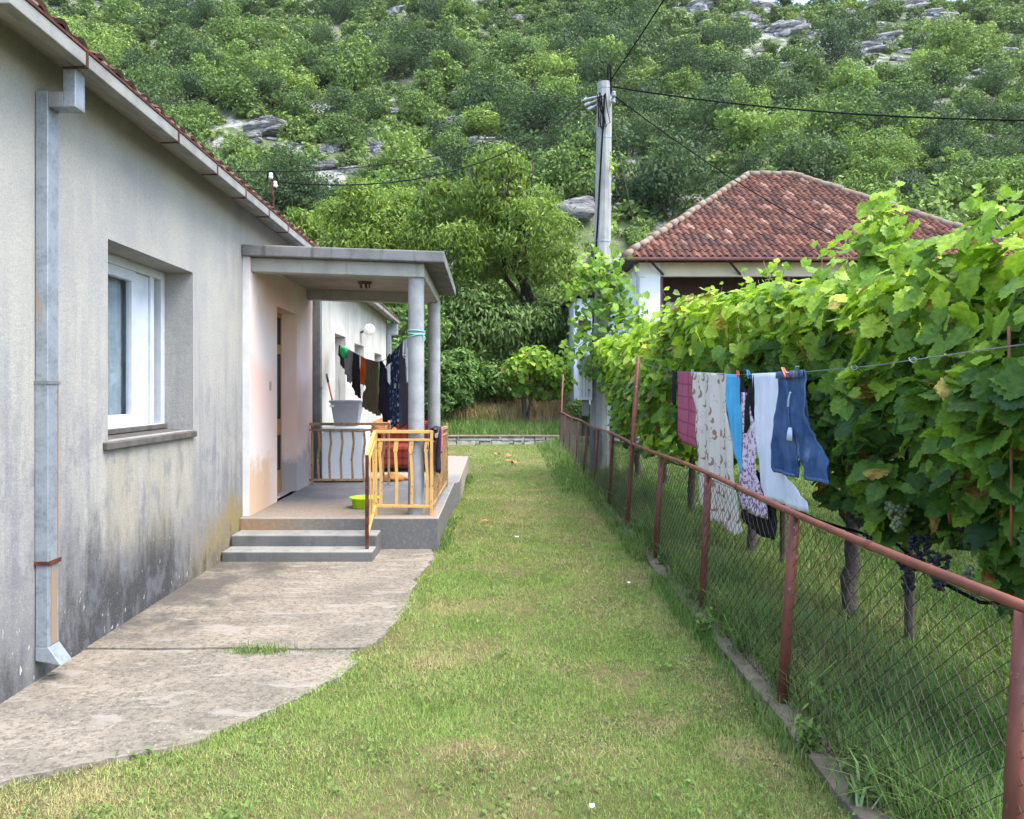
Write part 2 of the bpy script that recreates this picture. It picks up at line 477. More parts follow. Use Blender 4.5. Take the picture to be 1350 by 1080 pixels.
    b.col(b.mix(b.smooth(b.voro(b.scale(p, (1, 1, .6)), 9, out="Distance"), .25, .42), (.72, .72, .72), (.38, .38, .4)))
    M['lace'] = b.m
    M['dark_roof'] = mottled("dark_roof_sheet", (.10, .07, .06), (.06, .05, .045), 4, .8, .3)
    M['black_cable'] = mottled("black_cable", (.008, .008, .009), (.013, .013, .014), 20, .9, 0, spec=.05)
    M['grey_cable'] = mottled("grey_cable", (.2, .2, .2), (.13, .13, .13), 20, .6, 0)
    M['meterbox'] = mottled("light_grey_meter_box", (.56, .58, .58), (.46, .48, .49), 3, .6, .1)
    M['porcelain'] = mottled("white_porcelain", (.75, .75, .73), (.66, .65, .62), 9, .25, 0, spec=.5)
    M['bark'] = mottled("dark_bark", (.075, .06, .048), (.035, .03, .026), 14, .95, .8, .02, fine=40)
    M['vinebark'] = mottled("vine_bark", (.085, .07, .06), (.04, .034, .03), 18, .95, .9, .015, fine=50)
    M['cane'] = mottled("brown_cane", (.24, .105, .05), (.16, .08, .04), 12, .6, .2)
    M['shoot'] = mottled("green_shoot", (.16, .2, .05), (.2, .14, .05), 8, .6, 0)
    M['stake'] = mottled("grey_stake_wood", (.085, .07, .055), (.05, .042, .035), 9, .9, .4)
    # lawn earth below the blades
    b = NB("earth", .98, .1); p = b.pos(); x, y, z = b.xyz(p)
    c = b.mix(b.smooth(b.noise(p, 1.3, 6, .65), .4, .62), (.085, .095, .03), (.165, .125, .065))
    c = b.mix(b.mul(b.smooth(b.noise(p, 30, 4, .7), .45, .65), .7), c, (.07, .065, .03))
    b.col(c); b.bump(b.noise(p, 50, 5, .7), .8, .02)
    M['earth'] = b.m
    # hillside: limestone scree, dry grass, low green
    b = NB("hillside_ground", .98, .1); p = b.pos()
    c = b.mix(b.smooth(b.noise(p, .16, 6, .65), .42, .58), (.06, .095, .035), (.13, .15, .07))
    c = b.mix(b.smooth(b.noise(p, .4, 6, .7), .5, .58), c, (.28, .28, .265))
    c = b.mix(b.mul(b.smooth(b.noise(p, 1.6, 5, .7), .5, .6), .8), c, (.07, .075, .05))
    b.col(c); b.bump(b.noise(p, 1.2, 6, .7), .8, .5)
    M['hill'] = b.m
    b = NB("limestone", .92, .2); p = b.pos()
    c = b.mix(b.smooth(b.noise(b.scale(p, (.7, .7, 2.6)), .9, 6, .65), .38, .62), (.37, .37, .36), (.20, .20, .205))
    c = b.mix(b.mul(b.smooth(b.noise(p, 2.2, 5, .7), .55, .66), .7), c, (.06, .062, .06))
    ck = b.noise(b.scale(p, (.6, .6, 4)), 1.1, 7, .75)
    c = b.mix(b.mul(b.smooth(ck, .54, .60), .85), c, (.03, .032, .03))
    b.col(c); b.bump(ck, 1, .5)
    M['rock'] = b.m
    M['stonewall'] = concrete("rubble_stone", (.37, .34, .29), (.24, .225, .19), (.12, .115, .1))
    M['kerb'] = concrete("kerb_concrete", (.205, .16, .11), (.12, .095, .065), (.055, .044, .03))
    # grasses: colour patches by place, each blade its own shade
    def grass(name, green, fresh, straw, ochre, bias, patch, spots=()):
        b = NB(name, .7, .2); p = b.pos()
        r_ = b.island()
        n1 = b.noise(p, patch, 4, .6); n2 = b.noise(p, patch * 3.1, 3, .6); n3 = b.noise(p, 9, 3, .6)
        dry = b.smooth(b.math('ADD', b.math('ADD', b.math('MULTIPLY', n1, .75), b.math('MULTIPLY', n2, .35)), b.math('MULTIPLY', r_, .36)), bias - .1, bias + .16)
        for (sx, sy, sr) in spots:
            q = b.n("ShaderNodeVectorMath", operation='DISTANCE'); b.put(q.inputs[0], p); q.inputs[1].default_value = (sx, sy, 0)
            dd = b.math('ADD', q.outputs["Value"], b.math('ADD', b.math('MULTIPLY', b.math('SUBTRACT', n2, .5), sr * 3.4), b.math('MULTIPLY', b.math('SUBTRACT', n3, .5), sr * 2.2)))
            dry = b.math('MAXIMUM', dry, b.mul(b.smooth(dd, sr, sr * .1), b.smooth(r_, .95, .35)))
        g = b.mix(b.math('FRACT', b.math('MULTIPLY', r_, 3.7)), b.mix(b.smooth(b.noise(p, 2.3, 3), .4, .62), green, tuple(v * .6 for v in green)), fresh)
        c = b.mix(dry, g, b.mix(b.math('FRACT', b.math('MULTIPLY', r_, 7.3)), straw, ochre))
        b.col(c)
        b.translucent(c, .22)
        return b.m
    M['lawn'] = grass("lawn_grass", (.15, .26, .05), (.30, .43, .10), (.48, .43, .20), (.38, .32, .15), .815, .8, [((px - 643) * 1.6 / (py - 515), 1664 / (py - 515), r_) for px, py, r_ in ((815, 800, .42), (960, 880, .34), (1035, 905, .3), (990, 990, .25), (60, 1050, .4), (700, 660, .5), (720, 610, .9), (590, 800, .3), (560, 870, .3), (870, 960, .2), (640, 1000, .22))])
    M['meadow'] = grass("tall_grass", (.085, .165, .03), (.18, .29, .068), (.33, .28, .12), (.24, .185, .08), .88, .6)
    M['paleweed'] = grass('pale_weed', (.22, .33, .12), (.36, .46, .20), (.42, .42, .2), (.3, .3, .12), 1.2, .8)
    M['weedleaf'] = leaf_mat('weed_leaf', [(0, (.07, .125, .028)), (.5, (.11, .19, .04)), (1, (.19, .29, .065))], .3, .6)
    M['drygrass'] = grass("dry_grass", (.15, .19, .05), (.24, .27, .07), (.52, .40, .21), (.46, .25, .12), .66, .7)
    # foliage
    M['vine'] = leaf_mat("vine_leaf", [(0, (.032, .075, .024)), (.28, (.07, .15, .026)), (.5, (.155, .28, .034)), (.75, (.33, .50, .046)), (1, (.52, .67, .085))], .45, .42, mottle=38)
    M['vine_old'] = leaf_mat("turning_vine_leaf", [(0, (.13, .06, .02)), (.3, (.24, .13, .035)), (.6, (.36, .30, .06)), (1, (.42, .44, .12))], .3, .6, mottle=24, brown=(.45, .25, .2))
    M['hilltree'] = leaf_mat("hill_tree_leaf", [(0, (.05, .09, .026)), (.4, (.115, .19, .045)), (.7, (.20, .295, .062)), (1, (.33, .42, .09))], .32, .7, .5)
    M['hilldark'] = leaf_mat("dark_hill_tree_leaf", [(0, (.03, .056, .022)), (.5, (.066, .112, .04)), (1, (.135, .20, .065))], .28, .7, .35)
    M['hilllime'] = leaf_mat("pale_hill_tree_leaf", [(0, (.10, .17, .04)), (.5, (.19, .29, .06)), (1, (.33, .43, .10))], .34, .6, .3)
    M['hillmass'] = leaf_mat("far_scrub_leaf", [(0, (.045, .078, .024)), (.35, (.105, .165, .045)), (.7, (.19, .275, .062)), (1, (.33, .41, .09))], .3, .6, 0, big=(.11, 1.0))
    M['walnut'] = leaf_mat("walnut_leaf", [(0, (.05, .09, .02)), (.35, (.125, .20, .036)), (.7, (.23, .325, .052)), (1, (.36, .44, .085))], .42, .5)
    M['darktree'] = leaf_mat("shaded_tree_leaf", [(0, (.045, .085, .022)), (.5, (.10, .165, .038)), (1, (.18, .26, .06))], .22, .55)
    M['bush'] = leaf_mat("bush_leaf", [(0, (.045, .10, .024)), (.4, (.10, .19, .04)), (1, (.21, .33, .065))], .3, .5)
    M['brush'] = leaf_mat("dry_brush", [(0, (.06, .045, .02)), (.4, (.15, .09, .04)), (.7, (.33, .2, .1)), (1, (.14, .17, .05))], .2, .8)
    M['grape'] = mottled("dark_grapes", (.012, .013, .022), (.028, .03, .045), 30, .45, 0)
    M['greengrape'] = mottled("unripe_grapes", (.22, .27, .12), (.1, .12, .09), 30, .45, 0)
    M['litter'] = mottled("white_paper", (.5, .52, .55), (.42, .44, .48), 30, .8, 0)
    M['orangeleaf'] = mottled("orange_dry_leaf", (.42, .16, .07), (.32, .12, .05), 20, .8, 0)
    # cloth
    def cloth(name, c1, c2, sc=6, fine=350):
        b = NB(name, .95, .1); p = b.uv()
        b.col(b.mix(b.smooth(b.noise(p, sc, 4), .35, .65), c1, c2)); b.bump(b.noise(p, fine, 2), .25, .002)
        return b.m
    M['tie'] = mottled('pale_wire_tie', (.4, .4, .38), (.3, .3, .28), 30, .5, 0)
    M['c_black'] = cloth("black_cloth", (.014, .014, .017), (.024, .023, .028))
    M['c_navy'] = cloth("navy_black_cloth", (.013, .015, .03), (.022, .024, .04))
    M['c_charcoal'] = cloth("charcoal_cloth", (.035, .04, .055), (.05, .055, .07))
    M['c_purple'] = cloth("dark_purple_cloth", (.045, .035, .065), (.025, .022, .04))
    M['c_olive'] = cloth("olive_cloth", (.135, .13, .075), (.105, .10, .055))
    M['c_orange'] = cloth("orange_cloth", (.60, .13, .025), (.46, .09, .02))
    M['c_rust'] = cloth("rust_orange_cloth", (.44, .19, .07), (.33, .13, .05))
    M['c_grey'] = cloth("grey_cloth", (.17, .175, .19), (.12, .125, .14))
    M['c_green'] = cloth("green_cloth", (.02, .30, .09), (.02, .22, .07))
    M['c_white'] = cloth("white_cloth", (.72, .75, .82), (.66, .69, .77))
    M['c_sky'] = cloth("sky_blue_cloth", (.10, .44, .70), (.075, .37, .62))
    M['c_pink'] = cloth("pink_cloth", (.55, .12, .18), (.45, .09, .14))
    M['c_teal'] = cloth("teal_rope", (.25, .55, .47), (.18, .45, .38))
    # pink checked towel
    b = NB("pink_towel", .95, .1); u = b.uv(); ux, uy, _ = b.xyz(u)
    lx = b.smooth(b.math('ABSOLUTE', b.math('SUBTRACT', b.math('FRACT', b.math('MULTIPLY', ux, 5.6)), .5)), .38, .46)
    ly = b.smooth(b.math('ABSOLUTE', b.math('SUBTRACT', b.math('FRACT', b.math('MULTIPLY', uy, 8.0)), .5)), .40, .47)
    ln = b.smooth(b.math('ABSOLUTE', b.math('SUBTRACT', b.math('FRACT', b.math('MULTIPLY', ux, 36)), .5)), .2, .45)
    c = b.mix(b.mul(ln, .35), (.40, .10, .165), (.50, .20, .265))
    c = b.mix(b.mul(b.math('MAXIMUM', lx, ly), .75), c, (.25, .05, .095))
    b.col(c); b.bump(b.noise(u, 260, 3), .5, .003)
    M['towel'] = b.m
    # cream sheet with brown crescents and dots
    b = NB("crescent_sheet", .95, .1); u = b.uv()
    SC = 8.5
    d1 = b.voro(u, SC, rnd=.8)
    off = b.n("ShaderNodeVectorMath", operation='ADD'); b.put(off.inputs[0], u); off.inputs[1].default_value = (.018, .011, 0)
    d3 = b.voro(off.outputs[0], SC, rnd=.8)
    cres = b.mul(b.smooth(d1, .40, .385), b.smooth(d3, .33, .345))
    cx, cy, cz = b.xyz(b.voro(u, SC, out="Color", rnd=.8))
    dots = b.mul(b.smooth(d1, .33, .31), b.smooth(cx, .84, .85))
    cres = b.mul(cres, b.smooth(cx, .85, .84))
    small = b.mul(b.smooth(b.math('ABSOLUTE', b.math('SUBTRACT', b.voro(u, 13, rnd=.9), .3)), .045, .025), b.smooth(b.noise(u, 4, 1), .5, .56))
    c = b.mix(b.noise(u, 3, 3), (.69, .65, .57), (.62, .57, .50))
    c = b.mix(b.mul(small, .6), c, (.40, .30, .24))
    c = b.mix(b.mul(cres, .9), c, (.30, .165, .11))
    c = b.mix(b.mul(dots, .9), c, (.36, .155, .09))
    b.col(c); M['sheet'] = b.m
    # floral dress
    b = NB("floral_cloth", .95, .1); u = b.uv()
    vc = b.xyz(b.voro(u, 42, out="Color"))[0]; vd = b.voro(u, 42)
    c = b.mix(b.mul(b.smooth(vc, .30, .34), b.smooth(vd, .60, .42)), (.66, .58, .64), (.26, .12, .22))
    c = b.mix(b.mul(b.smooth(vc, .72, .75), b.smooth(vd, .55, .4)), c, (.40, .22, .42))
    c = b.mix(b.mul(b.smooth(b.noise(u, 60, 2), .6, .64), .8), c, (.13, .07, .14))
    b.col(c); M['floral'] = b.m
    # denim
    b = NB("denim", .9, .15); u = b.uv(); ux, uy, _ = b.xyz(u)
    c = b.mix(b.smooth(b.noise(u, 5, 5, .6), .35, .65), (.026, .06, .145), (.065, .12, .235))
    c = b.mix(b.mul(b.smooth(b.noise(b.scale(u, (1, .35, 1)), 9, 4), .58, .7), .8), c, (.17, .25, .38))
    b.col(c); b.bump(b.noise(u, 240, 3), .4, .003)
    M['denim'] = b.m
    M['denim_seam'] = mottled("denim_seam", (.09, .15, .29), (.05, .10, .21), 40, .9, 0)
    M['pocket'] = mottled("pale_pocket_cloth", (.55, .66, .78), (.5, .6, .72), 8, .9, 0)
    # blue printed leggings
    b = NB("blue_print_cloth", .95, .1); u = b.uv()
    q = b.n("ShaderNodeTexVoronoi", feature='F1', distance='CHEBYCHEV'); b.put(q.inputs["Vector"], u); q.inputs["Scale"].default_value = 22
    vx = b.xyz(q.outputs["Color"])[0]
    c = b.ramp(vx, [(0, (.02, .03, .07)), (.35, (.03, .09, .2)), (.6, (.09, .19, .34)), (.78, (.36, .42, .46)), (.86, (.03, .04, .09)), (1, (.16, .26, .3))])
    c = b.mix(b.smooth(q.outputs["Distance"], .30, .36), c, (.015, .02, .05))
    b.col(c); M['blueprint'] = b.m
    # red plaid
    b = NB("red_plaid_cloth", .95, .1); p = b.obj(); px, py, pz = b.xyz(p)
    a1 = b.smooth(b.math('ABSOLUTE', b.math('SUBTRACT', b.math('FRACT', b.math('MULTIPLY', px, 9)), .5)), .25, .45)
    a2 = b.smooth(b.math('ABSOLUTE', b.math('SUBTRACT', b.math('FRACT', b.math('MULTIPLY', pz, 9)), .5)), .25, .45)
    c = b.mix(b.math('MULTIPLY', b.math('ADD', a1, a2), .5), (.17, .028, .018), (.04, .012, .012))
    b.col(c); M['plaid'] = b.m
    M['greyplastic'] = mottled("grey_plastic", (.33, .34, .36), (.28, .29, .31), 4, .5, 0)
    M['limeplastic'] = mottled("lime_plastic", (.40, .72, .02), (.36, .66, .02), 4, .35, 0, spec=.5)
    M['blueplastic'] = mottled("blue_peg_plastic", (.03, .2, .5), (.03, .16, .42), 4, .4, 0)
    M['orangeplastic'] = mottled("orange_peg_plastic", (.65, .13, .05), (.55, .1, .04), 4, .4, 0)
    M['redplastic'] = mottled("red_handle_paint", (.45, .05, .04), (.36, .04, .03), 4, .4, 0)
    M['blackplastic'] = mottled("black_plastic", (.02, .02, .02), (.03, .03, .03), 9, .5, 0)
    M['enamel'] = mottled("white_enamel", (.78, .83, .88), (.72, .78, .84), 3, .35, 0)
make_materials()
# ------------------------------------------------------------------ builders shared by the two houses
def facade(mb, X, y0, y1, z0, z1, ops, depth_face=True):
    """outer face of a wall in the plane x = X looking to +x, with openings (ya, yb, za, zb, inset)"""
    ys = sorted({y0, y1, *[v for o in ops for v in o[:2]]}); zs = sorted({z0, z1, *[v for o in ops for v in o[2:4]]})
    for ya, yb in zip(ys, ys[1:]):
        for za, zb in zip(zs, zs[1:]):
            if any(o[0] <= ya and yb <= o[1] and o[2] <= za and zb <= o[3] for o in ops): continue
            mb.add([(X, ya, za), (X, yb, za), (X, yb, zb), (X, ya, zb)], [(0, 1, 2, 3)])
    for ya, yb, za, zb, d in ops:
        p = [(X, ya, za), (X, yb, za), (X, yb, zb), (X, ya, zb)]; q = [(X - d, a, b) for _, a, b in p]
        mb.add(p + q, [(0, 4, 5, 1), (1, 5, 6, 2), (2, 6, 7, 3), (3, 7, 4, 0)])

def tile_field(mb, org, ud, sd, nd, width, length, keep, tw=.2, tl=.36, rise=.045, jit=.006, skip_rows=None):
    """overlapping barrel tiles, each an island; keep(u, s) says whether a tile centred there exists"""
    org, ud, sd, nd = Vector(org), Vector(ud), Vector(sd), Vector(nd)
    K = 7
    rng = random.Random(5)
    for r_ in range(int(length / tl) + 1):
        s0 = r_ * tl
        for k in range(int(width / tw) + 1):
            u0 = k * tw
            if not keep(u0 + tw / 2, s0 + tl / 2): continue
            ju, js, jn = rng.uniform(-jit, jit), rng.uniform(-jit, jit) * 1.5, rng.uniform(0, jit)
            vs = []
            for lvl in (0, 1, 2):
                for i in range(K):
                    t = i / (K - 1)
                    h = rise * math.sin(math.pi * min(t / .66, 1)) if t < .66 else -.25 * rise * math.sin(math.pi * (t - .66) / .34)
                    s_, hh = ((s0, h - .004), (s0, h + .022), (s0 + tl * 1.08, h - .002))[lvl]
                    vs.append(org + ud * (u0 + t * tw * 1.02 + ju) + sd * (s_ + js) + nd * (hh + jn))
            fs = [(l * K + i, l * K + i + 1, (l + 1) * K + i + 1, (l + 1) * K + i) for l in (0, 1) for i in range(K - 1)]
            mb.add(vs, fs)

# ------------------------------------------------------------------ the plaster house
WX = -2.47
H = thing("plaster_house", (WX, 8, 0), "long grey plaster house with stained walls, a concrete porch and a low tiled roof", "house")
def ze(y): return 3.364 - (y - 4) * .0074        # underside of the gutter falls gently to the rear
W1 = (5.13, 6.61, 1.27, 2.587, .27)
mb = MB()
facade(mb, WX, 3.85, 11.2, 0, 3.27, [W1, (8.9, 10.0, .3, 2.65, .25)])
mb.add([(WX, 3.85, 3.27), (WX, 11.2, 3.27), (WX, 11.2, ze(11.2) + .11), (WX, 3.85, ze(3.85) + .11)], [(0, 1, 2, 3)])
mb.add([(WX, 3.85, 0), (-9, 3.85, 0), (-9, 3.85, 3.44), (-5.73, 3.85, 4.83), (WX, 3.85, 3.44)], [(0, 4, 3, 2, 1)])
mb.add([(-9, 3.75, 0), (-9, 19.3, 0), (-9, 19.3, 3.44), (-9, 3.75, 3.44)], [(0, 3, 2, 1)])
wall = mb.build("wall", M['plaster'], H)
mb = MB()
wins = [(12.75, 13.7, 1.2, 2.53, .22), (14.62, 15.75, 1.5, 2.48, .22), (17.2, 18.35, 1.75, 2.43, .22)]
facade(mb, WX, 11.2, 19.3, 0, 3.27, wins)
mb.add([(WX, 11.2, 3.27), (WX, 19.3, 3.27), (WX, 19.3, ze(19.3) + .11), (WX, 11.2, ze(11.2) + .11)], [(0, 1, 2, 3)])
mb.add([(WX, 19.3, 0), (-9, 19.3, 0), (-9, 19.3, 3.44), (-5.73, 19.3, 4.83), (WX, 19.3, 3.44)], [(0, 1, 2, 3, 4)])
mb.build("rear_wall", M['pale_plaster'], H)
# pink entrance wall stands 7 cm proud
PX = -2.40
mb = MB()
facade(mb, PX, 7.95, 10.8, .0, 3.0, [(8.99, 9.91, .335, 2.56, .19)])
mb.add([(PX, 10.8, 0), (WX, 10.8, 0), (WX, 10.8, 3.0), (PX, 10.8, 3.0)], [(0, 1, 2, 3)])
mb.build("entrance_wall", M['pink'], H)
mb = MB(); mb.add([(WX, 7.95, .2), (PX, 7.95, .2), (PX, 7.95, 3.0), (WX, 7.95, 3.0)], [(0, 1, 2, 3)])
mb.build("wall_edge", M['pale_edge'], H)
mb = MB(); mb.box(PX, PX + .012, 8.66, 8.72, 1.60, 1.70); mb.build("doorbell", M['greyplastic'], H, bevel=.003)
# entrance door
dx = PX - .19
mb = MB(); mb.box(dx - .05, dx, 8.99, 9.91, .335, 2.56); door = mb.build("door", M['doorwood'], H, bevel=.004)
mb = MB()
mb.box(dx, dx + .012, 9.08, 9.82, 1.25, 2.05); mb.box(dx, dx + .012, 9.08, 9.82, .62, 1.05); mb.box(dx, dx + .012, 9.08, 9.82, 2.17, 2.50)
mb.build("pane", M['dark'], door)
mb = MB(); mb.tube([(dx + .0, 9.06, 1.36), (dx + .05, 9.06, 1.36), (dx + .05, 9.17, 1.36)], .009, 6); mb.build("handle", M['galv'], door)
# large front window: frame, two sashes, panes, curtain, sill
ya, yb, za, zb, d = W1
fx = WX - d
mb = MB()
for (a, b_, c, e) in ((ya, ya + .07, za, zb), (yb - .07, yb, za, zb), (ya + .07, yb - .07, za, za + .06), (ya + .07, yb - .07, zb - .07, zb)):
    mb.box(fx - .05, fx + .035, a, b_, c, e)
mb.box(fx - .05, fx + .03, yb - .26, yb - .2, za + .06, zb - .07)
win = mb.build("window", M['whitewood'], H, bevel=.006)
mb = MB()
def sash(a, b_):
    w = .075
    for (p, q, c, e) in ((a, a + w, za + .06, zb - .07), (b_ - w, b_, za + .06, zb - .07), (a + w, b_ - w, za + .06, za + .15), (a + w, b_ - w, zb - .15, zb - .07)):
        mb.box(fx - .03, fx + .02, p, q, c, e)
sash(ya + .075, yb - .50)
mb.box(fx - .03, fx + .012, yb - .495, yb - .265, za + .06, zb - .075)
mb.build("sash", M['whitewood'], win, bevel=.006)
mb = MB(); mb.add([(fx - .008, ya + .15, za + .15), (fx - .008, yb - .575, za + .15), (fx - .008, yb - .575, zb - .15), (fx - .008, ya + .15, zb - .15)], [(0, 1, 2, 3)]); mb.build("pane", M['glass'], win)
mb = MB()
for k in range(60):
    y0 = ya + .1 + k * .018
    xo = .012 * math.sin(k * 1.15) + .006 * math.sin(k * .37)
    mb.add([(fx - .075 + xo, y0, za + .05), (fx - .075 + .012 * math.sin((k + 1) * 1.15) + .006 * math.sin((k + 1) * .37), y0 + .018, za + .05),
            (fx - .075 + .012 * math.sin((k + 1) * 1.15) + .006 * math.sin((k + 1) * .37), y0 + .018, zb - .05), (fx - .075 + xo, y0, zb - .05)], [(0, 1, 2, 3)])
mb.build("curtain", M['curtain'], win, smooth=True)
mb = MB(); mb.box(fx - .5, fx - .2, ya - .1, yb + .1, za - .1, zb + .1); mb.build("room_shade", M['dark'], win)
mb = MB()
mb.hexa([(WX - .27, 5.06, 1.225), (WX + .035, 5.06, 1.215), (WX + .035, 6.62, 1.215), (WX - .27, 6.62, 1.225),
         (WX - .27, 5.06, 1.285), (WX + .035, 5.06, 1.262), (WX + .035, 6.62, 1.262), (WX - .27, 6.62, 1.285)])
mb.box(fx + .005, fx + .06, ya + .005, yb - .005, 1.286, 1.325)
mb.build("sill", M['sill'], win, bevel=.006)
for (ya, yb, za, zb, d) in wins:
    mb = MB()
    fx = WX - d
    for (a, b_, c, e) in ((ya, ya + .06, za, zb), (yb - .06, yb, za, zb), (ya + .06, yb - .06, za, za + .06), (ya + .06, yb - .06, zb - .06, zb)):
        mb.box(fx - .05, fx + .02, a, b_, c, e)
    w = mb.build("rear_window", M['whitewood'], H)
    mb = MB(); mb.box(fx - .03, fx - .02, ya + .06, yb - .06, za + .06, zb - .06); mb.build("pane", M['dark'], w)
# roof: concrete eave slab, tiles, gutter
EX = -2.25
mb = MB()
za_, zb_ = ze(3.62) + .012, ze(19.45) + .012
mb.add([(EX, 3.62, za_), (EX, 19.45, zb_), (-5.73, 19.45, 4.805), (-5.73, 3.62, 4.805), (EX, 3.62, za_ + .08), (EX, 19.45, zb_ + .08), (-5.73, 19.45, 4.885), (-5.73, 3.62, 4.885)],
       [(0, 1, 2, 3), (7, 6, 5, 4), (0, 4, 5, 1), (1, 5, 6, 2), (3, 7, 4, 0)])
mb.add([(-9.4, 3.62, 3.25), (-9.4, 19.45, 3.25), (-5.73, 19.45, 4.805), (-5.73, 3.62, 4.805), (-9.4, 3.62, 3.33), (-9.4, 19.45, 3.33), (-5.73, 19.45, 4.885), (-5.73, 3.62, 4.885)],
       [(3, 2, 1, 0), (4, 5, 6, 7), (1, 5, 4, 0), (2, 6, 5, 1), (0, 4, 7, 3)])
roof = mb.build("roof", M['soffit'], H)
ud_ = Vector((0, 15.83, zb_ - za_)).normalized()
sl = Vector((-3.48, 0, 1.43)).normalized(); nn = ud_.cross(sl).normalized(); nn = nn if nn.z > 0 else -nn
mb = MB()
tile_field(mb, (EX + .05, 3.60, za_ + .085), ud_, sl, nn, 15.8, 3.7, lambda u, s: True, tw=.2, tl=.36, rise=.026)
mb.build("roof_tiles", M['tile'], roof)
def ybar(x0, x1, y0, y1, b0, b1, t0, t1): mb.hexa([(x0, y0, b0), (x1, y0, b0), (x1, y1, b1), (x0, y1, b1), (x0, y0, t0), (x1, y0, t0), (x1, y1, t1), (x0, y1, t1)])
mb = MB(); ybar(EX + .002, EX + .07, 3.60, 19.5, ze(3.6), ze(19.5), ze(3.6) + .076, ze(19.5) + .076)
gut = mb.build("gutter", M['gutter'], H, bevel=.005)
mb = MB(); ybar(EX - .01, EX + .076, 3.595, 19.51, ze(3.6) + .0775, ze(19.5) + .0775, ze(3.6) + .092, ze(19.5) + .092)
rr = random.Random(2)
for k in range(90):                      # crumbs of old mortar on the rim
    y = 3.62 + k * .176 + rr.uniform(-.05, .05)
    if rr.random() < .55: mb.box(EX + .055, EX + .0775, y, y + rr.uniform(.02, .07), ze(y) + .093, ze(y) + .106, 1)
mb.build("gutter_rim", [M['rust'], M['ridge']], gut)
mb = MB(); mb.box(-5.0, EX + .0, 3.52, 3.615, ze(3.6), ze(3.6) + .076); mb.build("front_gutter", M['galv'], H, bevel=.006)
for yb_ in (4.28, 5.55, 6.35, 7.1, 7.85, 8.6, 10.5, 12.5, 14.5, 16.5, 18.5):
    mb = MB(); z_ = ze(yb_)
    mb.box(EX + .0705, EX + .075, yb_, yb_ + .022, z_ - .006, z_ + .094)
    mb.box(EX - .06, EX + .075, yb_ + .002, yb_ + .018, z_ - .010, z_ - .003)
    mb.build("gutter_bracket", M['rust'], H)
# the near downpipe with its offset box
def rect_pipe(mb, pts, w, d):
    for a, b_ in zip(pts, pts[1:]): mb.bar(a, b_, w, d, up=(0, 1, 0) if abs(a[2] - b_[2]) > .02 else (0, 0, 1))
py = 4.36
p0, p1, q0, q1 = WX + .004, WX + .072, 4.30, 4.41
mb = MB()
mb.box(p0, p1, q0, q1, 1.645, 3.236)
mb.box(p0 - .002, p1 + .003, q0 - .003, q1 + .003, .66, 1.649)
mb.box(p0, p1, q0, q1, .20, .656)
mb.box(p1 + .0005, EX - .0655, q0 + .002, q1 - .004, 3.148, 3.232)
mb.box(EX - .065, EX + .003, q0 - .002, q1 - .008, 3.146, ze(4.3) - .001)
mb.hexa([(p0, q0 - .002, .125), (p1 + .075, q0 - .002, .10), (p1 + .075, q1 + .002, .10), (p0, q1 + .002, .125), (p0, q0 - .002, .199), (p1 + .003, q0 - .002, .199), (p1 + .003, q1 + .002, .199), (p0, q1 + .002, .199)])
pipe = mb.build("downpipe", M['galv'], H, bevel=.004)
mb = MB(); mb.box(WX + .001, p1 + .011, q0 - .009, q1 + .009, .646, .668); mb.build("pipe_bracket", M['rust'], pipe)
mb = MB(); mb.box(p1 + .0005, p1 + .002, q0 + .03, q1 - .02, .205, .64); mb.box(p1 + .0035, p1 + .005, q1 - .02, q1 - .006, .68, 1.62); mb.build("rust_run", M['ruststain'], pipe)
mb = MB(); mb.box(p0 - .005, p1 + .007, q0 - .007, q1 + .007, 1.635, 1.652) ; mb.build("pipe_seam", M['galv_dark'], pipe)
mb = MB(); mb.box(WX + .01, WX + .12, 11.08, 11.2, .335, 3.2); p2 = mb.build("rear_downpipe", M['galv_dark'], H, bevel=.01)
mb = MB(); mb.box(WX + .005, WX + .126, 11.07, 11.21, 1.62, 1.65); mb.build("pipe_bracket", M['galv_dark'], p2)
mb = MB(); mb.box(WX + .02, WX + .12, 19.18, 19.29, .0, 2.95); mb.box(WX + .02, EX + .05, 19.2, 19.42, 2.95, 3.24); mb.build("end_downpipe", M['galv'], H, bevel=.01)
# porch: platform, steps, columns, slab, beams, lamps
mb = MB()
mb.add([(WX, 7.85, 0), (-.49, 7.85, 0), (-.46, 10.9, 0), (-.40, 11.0, 0), (-.37, 15.2, 0), (-1.2, 15.5, 0), (WX, 15.5, 0)] +
       [(WX, 7.85, .335), (-.49, 7.85, .335), (-.46, 10.9, .335), (-.40, 11.0, .335), (-.37, 15.2, .335), (-1.2, 15.5, .335), (WX, 15.5, .335)],
       [(7, 8, 9, 10, 11, 12, 13)] + [(i, (i + 1) % 7, 7 + (i + 1) % 7, 7 + i) for i in range(7)])
mb.build("porch_floor", M['porch_floor'], H, bevel=.012)
mb = MB()
mb.box(WX + .01, -1.06, 7.554, 7.849, 0, .213)
mb.box(WX + .01, -1.064, 7.28, 7.553, 0, .111)
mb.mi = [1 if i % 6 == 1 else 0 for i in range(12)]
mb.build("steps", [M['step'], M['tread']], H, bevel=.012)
def skew(x, z): return z - (x + 2.44) * .035
mb = MB()
xs = [-2.44, -.43]
mb.hexa([(x, y, skew(x, 2.953)) for x, y in ((-2.468, 7.9), (-.435, 7.9), (-.435, 10.72), (-2.468, 10.72))] +
        [(x, y, skew(x, 3.066)) for x, y in ((-2.468, 7.9), (-.435, 7.9), (-.435, 10.72), (-2.468, 10.72))])
slab = mb.build("porch_roof", M['slab'], H, bevel=.012)
mb = MB()
